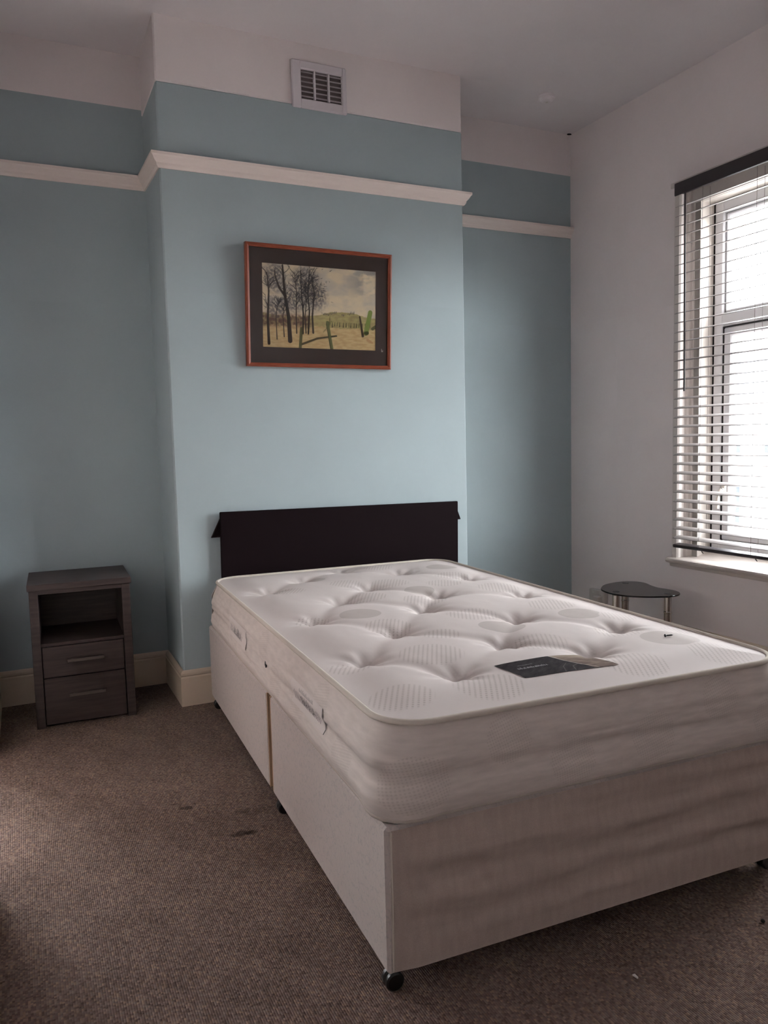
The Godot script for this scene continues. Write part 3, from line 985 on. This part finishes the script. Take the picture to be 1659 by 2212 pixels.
	lb.grid(26, 12, func(i: float, j: float) -> Array:
		var a := Vector2(0.392, 1.739).lerp(Vector2(0.655, 1.741), i)
		var b := Vector2(0.402, 1.866).lerp(Vector2(0.672, 1.874), i)
		var p := a.lerp(b, j)
		return [Vector3(p.x - hw, top_height(p.x - hw, p.y - hl) + 0.0015, p.y - hl), Vector2(i, j)], Vector3.UP)
	var lo := obj("sewn_label", [lb, M.label], t)
	lo.set_meta("label", "black sewn label with pale script")
	# side tapes and the breather eyelet; s = distance from the end of the head corner's curve
	for k in 2:
		var s0 := 1.357 - 0.105 if k == 0 else 0.486 - 0.105
		var tm := MB.new()
		tm.grid(28, 6, func(i: float, j: float) -> Array:
			return [side_point(s0 + 0.29 * i, lerpf(0.70, 0.36, j), 0.0015), Vector2(i, j)], Vector3.LEFT)
		obj("side_tape", [tm, M["tape_%d" % k]], t)
	var ey := MB.new()
	var ep := side_point(1.05 - 0.105, 0.47, 0.0)
	ey.lathe([[0.011, 0.0], [0.011, 0.003], [0.005, 0.0045], [0.0, 0.0035]], 14, Transform3D(Basis(Vector3.BACK, PI / 2), ep))
	obj("breather_eyelet", [ey, M.black_plastic], t)
	# the loose screw
	var sp := Vector2(0.956 - hw, 1.727 - hl)
	var sy := top_height(sp.x, sp.y)
	var sc := thing("screw", "small black screw lying on the mattress", "screw", mt * Transform3D(Basis(Vector3.UP, -0.15), Vector3(sp.x, sy + 0.0045, sp.y)))
	var hm := MB.new()
	hm.lathe([[0.0, -0.003], [0.0045, -0.003], [0.0045, -0.0018], [0.0018, 0.0022]], 12, Transform3D(Basis(Vector3.BACK, -PI / 2), Vector3.ZERO))
	obj("head", [hm, M.black_plastic], sc)
	var sh := MB.new()
	sh.lathe([[0.0023, 0.002], [0.0023, 0.018], [0.0, 0.025]], 8, Transform3D(Basis(Vector3.BACK, -PI / 2) * Basis(Vector3.RIGHT, 0.0), Vector3.ZERO))
	obj("shank", [sh, M.charcoal], sc)

func castor(parent: Node3D, at: Vector3) -> void:
	var c := Node3D.new()
	c.name = "castor"
	parent.add_child(c, true)
	c.position = at
	var st := MB.new()
	st.lathe([[0.006, 0.036], [0.006, 0.053]], 10)
	st.lathe([[0.016, 0.047], [0.018, 0.050], [0.018, 0.0535]], 14)
	obj("stem", [st, M.chrome], c)
	var wh := MB.new()
	for s in [-1.0, 1.0]:
		wh.lathe([[0.0, 0.0], [0.016, 0.0], [0.0205, 0.003], [0.0205, 0.011], [0.017, 0.014], [0.0, 0.014]], 18, Transform3D(Basis(Vector3.RIGHT, s * PI / 2), Vector3(-0.008, 0.0205, s * 0.0025)))
	wh.box(Vector3(-0.018, 0.018, -0.0024), Vector3(0.010, 0.043, 0.0024), 0.002)
	obj("wheel", [wh, M.black_plastic], c)

func build_headboard() -> void:
	var t := thing("headboard", "plain black headboard standing behind the mattress", "headboard", Transform3D(Basis(Vector3.BACK, -0.0135), Vector3(0.785, 0, 0)))
	var p := MB.new()
	p.box(Vector3(-0.611, 0.34, 0.0185), Vector3(0.611, 0.852, 0.036), 0.003)
	obj("panel", [p, M.headboard], t)
	var b := MB.new()
	b.prism([Vector2(-0.648, 0.738), Vector2(0.637, 0.757), Vector2(0.616, 0.81), Vector2(-0.60, 0.835)], 0.002, 0.018, 2)
	obj("back_rail", [b, M.headboard], t)
	for s in [-0.32, 0.32]:
		var l := MB.new()
		l.box(Vector3(s - 0.03, 0.008, 0.020), Vector3(s + 0.03, 0.5, 0.0365), 0.002)
		obj("strut", [l, M.headboard], t)

func build_nightstand() -> void:
	var t := thing("nightstand", "dark brown wooden nightstand with open shelf and two drawers", "nightstand", Transform3D(Basis(Vector3.UP, -0.0316), Vector3(-0.6063, 0, 0.0059)))
	var w := 0.3944
	var d := -0.372
	var tp := MB.new()
	tp.box(Vector3(-0.006, 0.580, d), Vector3(w + 0.006, 0.606, 0.008), 0.002)
	obj("top", [tp, M.nightstand], t)
	for s in [0.0, w - 0.034]:
		var sp := MB.new()
		sp.box(Vector3(s, 0.0, d), Vector3(s + 0.034, 0.580, 0.0), 0.0015)
		obj("side_panel", [sp, M.nightstand], t)
	var bk := MB.new()
	bk.box(Vector3(0.03, 0.02, d), Vector3(w - 0.03, 0.58, d + 0.008))
	obj("back_panel", [bk, M.nightstand], t)
	var rl := MB.new()
	rl.box(Vector3(0.033, 0.562, d + 0.01), Vector3(w - 0.033, 0.5805, -0.002), 0.001)
	obj("top_rail", [rl, M.nightstand], t)
	var sh := MB.new()
	sh.box(Vector3(0.033, 0.343, d + 0.008), Vector3(w - 0.033, 0.356, -0.004), 0.001)
	obj("shelf", [sh, M.nightstand], t)
	for q in [[0.212, 0.340, 0.277], [0.012, 0.207, 0.131]]:
		var dr := MB.new()
		dr.box(Vector3(0.0375, q[0], -0.018), Vector3(w - 0.0375, q[1], -0.001), 0.0015)
		dr.box(Vector3(0.045, q[0] + 0.008, d + 0.03), Vector3(w - 0.045, q[1] - 0.012, -0.017))
		var o := obj("drawer", [dr, M.nightstand], t)
		var hn := MB.new()
		hn.box(Vector3(0.130, q[2] - 0.0065, 0.010), Vector3(0.277, q[2] + 0.0065, 0.017), 0.002)
		for x in [0.150, 0.257]: hn.box(Vector3(x - 0.004, q[2] - 0.004, -0.002), Vector3(x + 0.004, q[2] + 0.004, 0.012))
		obj("handle", [hn, M.handle], o)

# ---------------------------------------------------------------- on the walls
func watercolour() -> ImageTexture:       # a bare wood beside fields, fence posts in front: washes and strokes
	var w := 556
	var h := 366
	var img := Image.create(w, h, false, Image.FORMAT_RGB8)
	var f := noise(101, 0.008, 4)
	var g := noise(103, 0.03, 3)
	for y in h:
		for x in w:
			var n := f.get_noise_2d(x, y * 1.6)
			var c := Color(0.86, 0.79, 0.67).lerp(Color(0.72, 0.69, 0.65), clampf(0.25 + n * 1.1, 0, 1))
			c = c.lerp(Color(0.56, 0.555, 0.55), clampf(0.4 + 1.6 * f.get_noise_2d(x + 400, y * 2.0), 0, 0.6) * smoothstep(380.0, 470.0, x) * smoothstep(150.0, 70.0, y))
			var hor := 215.0 + 10.0 * sin(x * 0.012) - 10.0 * smoothstep(250.0, 340.0, x) * smoothstep(520.0, 420.0, x) + 3.0 * g.get_noise_2d(x, 5)
			if y > hor:
				c = Color(0.70, 0.655, 0.44).lerp(Color(0.61, 0.555, 0.39), clampf(0.5 + g.get_noise_2d(x, y * 2.0), 0, 1))
			if y > 268 + 12.0 * g.get_noise_2d(x * 0.6, 40):
				c = Color(0.80, 0.71, 0.53).lerp(Color(0.72, 0.61, 0.43), clampf(0.5 + 0.9 * g.get_noise_2d(x * 0.7, y * 2.5), 0, 1))
			if x < 250 and y > 205 and y < 285:      # russet undergrowth of the wood
				var k := smoothstep(205, 230, y) * smoothstep(285, 255, y) * smoothstep(250, 200, x)
				c = c.lerp(Color(0.38, 0.27, 0.23), k * clampf(0.65 + g.get_noise_2d(x * 1.5, y * 1.5), 0, 0.95))
			# twig haze of the crowns
			var crown := 0.0
			for q in [[55, 60, 60, 80], [200, 75, 90, 85], [250, 130, 75, 80], [60, 190, 60, 55], [150, 150, 70, 70]]:
				crown = maxf(crown, 1.0 - Vector2((x - q[0]) / float(q[2]), (y - q[1]) / float(q[3])).length())
			if crown > 0: c = c.lerp(Color(0.33, 0.32, 0.335), clampf(crown * 1.5, 0, 0.8) * clampf(0.65 + 1.1 * g.get_noise_2d(x * 2.0, y * 2.0), 0, 1))
			img_put(img, x, y, c)
	var rng := RandomNumberGenerator.new(); rng.seed = 33
	var bark := Color(0.155, 0.125, 0.11)
	var trunks := [[[28, 350], [24, 240], [30, 120], [22, 40], 13.0], [[128, 335], [122, 230], [104, 130], [95, 5], 21.0], [[66, 330], [62, 230], [72, 180], [78, 165], 5.0], [[100, 318], [95, 230], [100, 190], [108, 175], 5.0],
		[[160, 300], [158, 220], [160, 110], [150, 30], 6.0], [[190, 300], [192, 210], [184, 120], [180, 20], 8.0], [[216, 300], [222, 200], [214, 110], [225, 15], 8.0], [[240, 295], [236, 220], [246, 120], [232, 40], 9.0], [[205, 298], [200, 230], [208, 150], [200, 60], 5.0]]
	for q in trunks:
		var pts := []
		for e in 4: pts.append(Vector2(q[e][0], q[e][1]))
		stroke(img, pts, q[4], q[4] * 0.35, bark, 0.92)
		for e in 16:          # branches
			var t := rng.randf_range(0.42, 0.98)
			var seg := mini(2, int(t * 3))
			var p: Vector2 = pts[seg].lerp(pts[seg + 1], t * 3 - seg)
			var dir := Vector2(rng.randf_range(-1, 1), rng.randf_range(-1.3, -0.3)).normalized()
			var l := rng.randf_range(18, 62) * (0.6 if q[4] < 6 else 1.0)
			var p2 := p + dir * l * 0.5
			var p3 := p2 + dir.rotated(rng.randf_range(-0.5, 0.5)) * l * 0.5
			stroke(img, [p, p2, p3], 3.2, 0.9, bark.lerp(Color(0.15, 0.16, 0.19), 0.5), 0.85)
			for u in 3:
				var p4 := p2.lerp(p3, rng.randf())
				stroke(img, [p4, p4 + Vector2(rng.randf_range(-16, 16), rng.randf_range(-16, 4))], 1.8, 0.8, Color(0.18, 0.175, 0.19), 0.65)
	stroke(img, [Vector2(108, 140), Vector2(80, 105), Vector2(62, 60), Vector2(58, 30)], 12.0, 4.0, bark, 0.9)     # the fork
	for e in 130:
		var p := Vector2(rng.randfn(235, 36), rng.randfn(80, 45))
		stroke(img, [p, p + Vector2(rng.randf_range(-6, 14), rng.randf_range(-12, 4))], rng.randf_range(1.5, 4.5), 0.8, Color(0.13, 0.14, 0.17), 0.7)
	for e in 22:               # far hedge on the skyline
		var x := 285.0 + e * 7.5
		var yy := 206.0 + 5.0 * sin(e * 0.55) + rng.randf_range(-2, 2)
		if rng.randf() < 0.75: stroke(img, [Vector2(x, yy), Vector2(x + 2, yy - rng.randf_range(3, 9))], rng.randf_range(2, 7), 3.0, Color(0.36, 0.34, 0.33), 0.7)
	for e in 16:               # middle hedge and small posts
		var x := 318.0 + e * 14.0 + rng.randf_range(-3, 3)
		stroke(img, [Vector2(x, 262 + rng.randf_range(-4, 4)), Vector2(x + 1, 243)], rng.randf_range(2, 6), 2.0, Color(0.25, 0.245, 0.16), 0.85)
	stroke(img, [Vector2(290, 290), Vector2(315, 262), Vector2(330, 240)], 4.0, 8.0, Color(0.45, 0.46, 0.28), 0.6)
	stroke(img, [Vector2(176, 352), Vector2(260, 320), Vector2(355, 305)], 10.0, 8.0, Color(0.27, 0.245, 0.16), 0.9)     # shadow of the post on the snow
	stroke(img, [Vector2(176, 366), Vector2(183, 278)], 14.0, 14.0, Color(0.33, 0.335, 0.20), 0.95)
	stroke(img, [Vector2(332, 366), Vector2(310, 245)], 15.0, 14.0, Color(0.40, 0.42, 0.27), 0.95)
	stroke(img, [Vector2(326, 366), Vector2(304, 250)], 4.0, 3.0, Color(0.27, 0.27, 0.18), 0.9)
	stroke(img, [Vector2(490, 300), Vector2(474, 212)], 13.0, 8.0, Color(0.27, 0.23, 0.17), 0.95)
	stroke(img, [Vector2(506, 285), Vector2(518, 235), Vector2(528, 190)], 24.0, 22.0, Color(0.45, 0.52, 0.25), 0.95)
	stroke(img, [Vector2(514, 285), Vector2(500, 284)], 16.0, 10.0, Color(0.24, 0.30, 0.13), 0.8)
	stroke(img, [Vector2(540, 265), Vector2(556, 255)], 14.0, 16.0, Color(0.31, 0.32, 0.20), 0.8)
	stroke(img, [Vector2(515, 318), Vector2(540, 330)], 14.0, 8.0, Color(0.66, 0.48, 0.32), 0.5)
	return tex(img)

func build_picture() -> void:
	var t := thing("framed_picture", "watercolour of bare trees and fields in a red brown frame", "picture", Transform3D(Basis(Vector3.BACK, -0.004) * Basis(Vector3.RIGHT, 0.068), Vector3(0.6945, 1.506, 0.0015)))
	var hw := 0.3555
	var h := 0.536
	for q in [[0, 1], [1, -1], [0, -1], [1, 1]]:          # four mitred rails with a sloping face
		var fr := MB.new()
		var hx := hw
		var hy := h * 0.5
		var prof := [Vector2(0.0, 0.0), Vector2(0.0, 0.022), Vector2(0.007, 0.025), Vector2(0.017, 0.019), Vector2(0.017, 0.008)]
		for k in prof.size() - 1:
			var a: Vector2 = prof[k]
			var b: Vector2 = prof[k + 1]
			var pts := []
			for e in [[a, -1], [a, 1], [b, 1], [b, -1]]:
				var ins: Vector2 = e[0]
				if q[0] == 0: pts.append(Vector3(e[1] * (hx - ins.x), hy + q[1] * (hy - ins.x), ins.y))
				else: pts.append(Vector3(q[1] * (hx - ins.x), hy + e[1] * (hy - ins.x), ins.y))
			var dir := Vector3(0, q[1], 0) if q[0] == 0 else Vector3(q[1], 0, 0)
			var e2 := b - a
			fr.face(pts, dir * e2.y + Vector3(0, 0, 1) * e2.x)
		if q[0] == 1:
			for i in fr.uv.size(): fr.uv[i] = Vector2(fr.uv[i].y, fr.uv[i].x)
		obj("frame_rail", [fr, M.frame_wood], t)
	var bk := MB.new()
	bk.box(Vector3(-hw + 0.004, 0.004, 0.0005), Vector3(hw - 0.004, h - 0.004, 0.006))
	obj("backing", [bk, M.mount], t)
	var aw := 0.278
	var a0 := 0.088
	var a1 := 0.454
	var mo := MB.new()
	for q in [[-hw + 0.012, -aw, 0.012, h - 0.012], [aw, hw - 0.012, 0.012, h - 0.012], [-aw, aw, 0.012, a0], [-aw, aw, a1, h - 0.012]]:
		mo.box(Vector3(q[0], q[2], 0.0085), Vector3(q[1], q[3], 0.0105))
	obj("mount", [mo, M.mount], t)
	var ar := MB.new()
	var corners := [Vector3(-aw, a0, 0.009), Vector3(aw, a0, 0.009), Vector3(aw, a1, 0.009), Vector3(-aw, a1, 0.009)]
	var uvs := [Vector2(0, 1), Vector2(1, 1), Vector2(1, 0), Vector2(0, 0)]
	ar.tri(corners[0], corners[1], corners[2], Vector3.BACK, Vector3.BACK, Vector3.BACK, uvs[0], uvs[1], uvs[2])
	ar.tri(corners[0], corners[2], corners[3], Vector3.BACK, Vector3.BACK, Vector3.BACK, uvs[0], uvs[2], uvs[3])
	var am := mat(Color.WHITE, 0.9, 0.0, 0.1)
	am.albedo_texture = watercolour()
	obj("painting", [ar, am], t)
	var mk := MB.new()
	mk.box(Vector3(0.309, 0.083, 0.0106), Vector3(0.311, 0.097, 0.0109))
	mk.box(Vector3(0.311, 0.083, 0.0106), Vector3(0.317, 0.085, 0.0109))
	mk.box(Vector3(0.315, 0.083, 0.0106), Vector3(0.317, 0.091, 0.0109))
	obj("chalk_mark", [mk, M.plastic], t)
	var gl := MB.new()
	gl.box(Vector3(-hw + 0.014, 0.014, 0.0125), Vector3(hw - 0.014, h - 0.014, 0.0145))
	obj("glass", [gl, M.glass], t)

func build_vent() -> void:
	var t := thing("wall_vent", "white plastic louvred vent on the chimney breast", "vent", Transform3D(Basis.IDENTITY, Vector3(0.729, 2.664, 0)))
	var hw := 0.133
	var h := 0.206
	var x0 := -0.088
	var x1 := 0.109
	var y0 := 0.042
	var y1 := 0.168
	var fr := MB.new()
	var z := 0.016
	fr.box(Vector3(-hw, 0, 0), Vector3(x0, h, z), 0.005)
	fr.box(Vector3(x1, 0, 0), Vector3(hw, h, z), 0.005)
	fr.box(Vector3(x0 - 0.006, 0, 0), Vector3(x1 + 0.006, y0, z), 0.005)
	fr.box(Vector3(x0 - 0.006, y1, 0), Vector3(x1 + 0.006, h, z), 0.005)
	obj("frame", [fr, M.vent], t)
	var bk := MB.new()
	bk.box(Vector3(x0, y0, 0.0005), Vector3(x1, y1, 0.002))
	obj("duct", [bk, M.duct], t)
	var cw := (x1 - x0 - 2 * 0.009) / 3.0
	for k in 2:
		var br := MB.new()
		var x := x0 + cw * (k + 1) + 0.009 * k
		br.box(Vector3(x, y0, 0.001), Vector3(x + 0.009, y1, z), 0.002)
		obj("bar", [br, M.vent], t)
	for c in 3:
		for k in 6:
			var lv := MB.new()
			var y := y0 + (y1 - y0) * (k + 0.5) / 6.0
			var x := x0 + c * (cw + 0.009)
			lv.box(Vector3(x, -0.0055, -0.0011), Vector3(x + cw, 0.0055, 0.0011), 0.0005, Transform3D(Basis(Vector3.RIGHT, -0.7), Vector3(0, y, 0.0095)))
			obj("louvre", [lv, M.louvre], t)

func build_blind() -> void:
	var t := thing("venetian_blind", "white slatted venetian blind with charcoal headrail and bottom rail", "blind", right_frame)
	var z0 := 0.4755
	var z1 := 2.12
	var hr := MB.new()
	hr.box(Vector3(-0.0694, 2.335, z0), Vector3(-0.060, 2.395, z1), 0.002)
	hr.box(Vector3(-0.062, 2.350, z0 + 0.004), Vector3(-0.013, 2.392, z1 - 0.004), 0.002)
	obj("headrail", [hr, M.charcoal], t)
	var bl := MB.new()
	bl.box(Vector3(-0.025, -0.008, z0), Vector3(0.025, 0.008, z1), 0.003, Transform3D(Basis(Vector3.BACK, 0.12), Vector3(-0.036, 0.585, 0)))
	obj("bottom_rail", [bl, M.charcoal], t)
	var sl := MB.new()
	sl.grid(8, 1, func(i: float, j: float) -> Array:
		var x := lerpf(-0.025, 0.025, i)
		return [Vector3(x, 0.0012 + 0.0022 * (1.0 - pow(x / 0.025, 2.0)), lerpf(z0, z1, j)), Vector2(x, j)], Vector3.UP)
	sl.grid(8, 1, func(i: float, j: float) -> Array:
		var x := lerpf(-0.025, 0.025, i)
		return [Vector3(x, -0.0012 + 0.0022 * (1.0 - pow(x / 0.025, 2.0)), lerpf(z0, z1, j)), Vector2(x, j)], Vector3.DOWN)
	for s in [-0.025, 0.025]: sl.quad(Vector3(s, -0.0012, z0), Vector3(s, 0.0012, z0), Vector3(s, 0.0012, z1), Vector3(s, -0.0012, z1), Vector3(signf(s), 0, 0))
	for z in [z0, z1]:
		for i in 8:
			var xa := lerpf(-0.025, 0.025, i / 8.0)
			var xb := lerpf(-0.025, 0.025, (i + 1) / 8.0)
			var ya := 0.0022 * (1.0 - pow(xa / 0.025, 2.0))
			var yb := 0.0022 * (1.0 - pow(xb / 0.025, 2.0))
			sl.quad(Vector3(xa, ya - 0.0012, z), Vector3(xa, ya + 0.0012, z), Vector3(xb, yb + 0.0012, z), Vector3(xb, yb - 0.0012, z), Vector3(0, 0, -1 if z == z0 else 1))
	var smesh := ArrayMesh.new()
	sl.add_to(smesh, M.slat)
	var cnt := 36
	for k in cnt:
		var o := MeshInstance3D.new()
		o.name = "slat"
		o.mesh = smesh
		t.add_child(o, true)
		# the room edge hangs lower than the window edge
		o.transform = Transform3D(Basis(Vector3.BACK, 0.24), Vector3(-0.036, 0.585 + (2.335 - 0.585) * (k + 0.9) / (cnt + 0.9), 0))
	for z in [0.645, 0.945, 1.35, 1.75, 2.05]:
		for x in [-0.061, -0.011]:
			var c := MB.new()
			c.tube([Vector3(x, 0.585, z), Vector3(x, 2.34, z)], 0.0009, 5)
			obj("ladder_cord", [c, M.cord], t)
	var wd := MB.new()
	wd.tube([Vector3(-0.072, 2.335, 0.548), Vector3(-0.074, 2.30, 0.550), Vector3(-0.074, 1.37, 0.556)], 0.0048, 6)
	obj("tilt_wand", [wd, M.charcoal], t)
	for z in [0.64, 0.95]:
		var tl := MB.new()
		tl.tube([Vector3(-0.036, 0.576, z), Vector3(-0.037, 0.568, z + 0.004), Vector3(-0.034, 0.560, z + 0.01)], 0.0022, 6)
		obj("cord_knot", [tl, M.charcoal], t)

func build_side_table() -> void:
	var outline := [[2.08, 0.331], [2.153, 0.267], [2.221, 0.241], [2.292, 0.234], [2.343, 0.251], [2.376, 0.286], [2.379, 0.338], [2.359, 0.392], [2.345, 0.439], [2.342, 0.475], [2.350, 0.516], [2.354, 0.559], [2.343, 0.603], [2.32, 0.634], [2.293, 0.651], [2.262, 0.657], [2.218, 0.651], [2.172, 0.632], [2.131, 0.607], [2.096, 0.576], [2.066, 0.538], [2.047, 0.488], [2.043, 0.434], [2.056, 0.378]]
	var c := Vector2(2.21, 0.44)
	var t := thing("side_table", "small kidney shaped black glass side table with chrome legs under the window", "side table", Transform3D(Basis.IDENTITY, Vector3(c.x, 0, c.y)))
	var pts := []
	for i in outline.size():       # smooth the outline
		for k in 3:
			var p := []
			for e in [-1, 0, 1, 2]:
				var q: Array = outline[(i + e + outline.size()) % outline.size()]
				p.append(Vector2(q[0], q[1]) - c)
			pts.append(p[1].cubic_interpolate(p[2], p[0], p[3], k / 3.0))
	var tp := MB.new()
	var inner := []
	for p in pts: inner.append(p * 0.994)
	tp.prism(inner, 0.3625, 0.370, 1)
	for i in pts.size():
		var j: int = (i + 1) % pts.size()
		var a: Vector2 = pts[i]
		var b: Vector2 = pts[j]
		var ia: Vector2 = inner[i]
		var ib: Vector2 = inner[j]
		var o := Vector3(a.x, 0, a.y)
		tp.quad(Vector3(a.x, 0.3645, a.y), Vector3(b.x, 0.3645, b.y), Vector3(b.x, 0.368, b.y), Vector3(a.x, 0.368, a.y), o)
		tp.quad(Vector3(a.x, 0.368, a.y), Vector3(b.x, 0.368, b.y), Vector3(ib.x, 0.370, ib.y), Vector3(ia.x, 0.370, ia.y), o + Vector3.UP * 0.2)
		tp.quad(Vector3(a.x, 0.3645, a.y), Vector3(b.x, 0.3645, b.y), Vector3(ib.x, 0.3625, ib.y), Vector3(ia.x, 0.3625, ia.y), o - Vector3.UP * 0.2)
	obj("glass_top", [tp, M.black_glass], t)
	for q in [[2.302, 0.27], [2.077, 0.429], [2.269, 0.618]]:
		var at := Transform3D(Basis.IDENTITY, Vector3(q[0] - c.x, 0, q[1] - c.y))
		if q[0] > 2.3: at.origin += Vector3(-0.012, 0, 0.012)
		elif q[0] < 2.1: at.origin += Vector3(0.012, 0, 0.006)
		else: at.origin += Vector3(-0.004, 0, -0.010)
		var lg := MB.new()
		lg.lathe([[0.0, 0.0], [0.019, 0.0], [0.022, 0.004], [0.022, 0.010], [0.0185, 0.014], [0.0185, 0.270], [0.0200, 0.273], [0.0200, 0.279], [0.0185, 0.282], [0.0185, 0.352], [0.0205, 0.355], [0.0205, 0.3625]], 28, at)
		obj("leg", [lg, M.chrome], t)
		var dc := MB.new()
		dc.lathe([[0.017, 0.3699], [0.017, 0.3707], [0.0, 0.3709]], 24, at)
		obj("fixing_disc", [dc, M.charcoal], t)

func build_small_things() -> void:
	var d := thing("smoke_alarm", "small round white fitting on the ceiling by the alcove", "smoke alarm", Transform3D(Basis.IDENTITY, Vector3(2.021, ROOM_H, -0.022)))
	var b := MB.new()
	b.lathe([[0.0, -0.030], [0.020, -0.030], [0.030, -0.026], [0.036, -0.016], [0.043, -0.014], [0.043, 0.0]], 32)
	obj("body", [b, M.ceiling], d)
	var g := MB.new()
	g.lathe([[0.0, -0.0325], [0.006, -0.0325], [0.007, -0.030]], 12)
	obj("button", [g, M.plastic], d)
	# double socket with a plug, low on the window wall
	var s := thing("wall_socket", "cream double wall socket with a plug behind the side table", "socket", right_frame * Transform3D(Basis.IDENTITY, Vector3(0, 0.17, -0.20)))
	var p := MB.new()
	p.box(Vector3(-0.032, 0, 0), Vector3(0, 0.078, 0.130), 0.004)
	obj("plate", [p, M.cream], s)
	for z in [0.035, 0.097]:
		var sw := MB.new()
		sw.box(Vector3(-0.035, 0.055, z - 0.008), Vector3(-0.031, 0.070, z + 0.008), 0.001)
		obj("switch", [sw, M.plastic], s)
	var pl := MB.new()
	pl.box(Vector3(-0.068, 0.006, 0.072), Vector3(-0.032, 0.050, 0.120), 0.006)
	obj("plug", [pl, M.cream], s)
	var cb := MB.new()
	cb.tube([Vector3(-0.055, 0.008, 0.096), Vector3(-0.060, -0.02, 0.098), Vector3(-0.050, -0.08, 0.10), Vector3(-0.045, -0.165, 0.11)], 0.0035, 8)
	obj("cable", [cb, M.black_plastic], s)
	# litter on the carpet and in the corner
	for q in [["paper_scrap", "tiny white scrap of paper on the carpet", "scrap", M.plastic, Vector3(0.521, 0.0, 2.249), 0.9], ["fluff_ball", "small dark ball of fluff on the carpet by the bed", "fluff", M.dark, Vector3(0.918, 0.0, 2.243), 0.0]]:
		var lt := MB.new()
		if q[0] == "paper_scrap": lt.prism([Vector2(-0.003, -0.006), Vector2(0.003, -0.005), Vector2(0.002, 0.006), Vector2(-0.001, 0.007)], 0.0, 0.003, 1)
		else: lt.lathe([[0.0, 0.0], [0.004, 0.0015], [0.0055, 0.004], [0.003, 0.0075], [0.0, 0.008]], 9)
		var o := obj(q[0], [lt, q[3]])
		o.position = q[4]
		tag(o, q[1], q[2])
	var cw := MB.new()
	cw.prism([Vector2(-0.012, -0.004), Vector2(-0.002, -0.006), Vector2(0.014, 0.004), Vector2(0.006, 0.008), Vector2(-0.008, 0.004)], -0.006, 0.0, 1)
	var cwo := obj("cobweb_clump", [cw, M.dark])
	cwo.position = Vector3(2.456, ROOM_H, -0.383)
	tag(cwo, "small dark cobweb clump in the ceiling corner above the alcove", "cobweb")
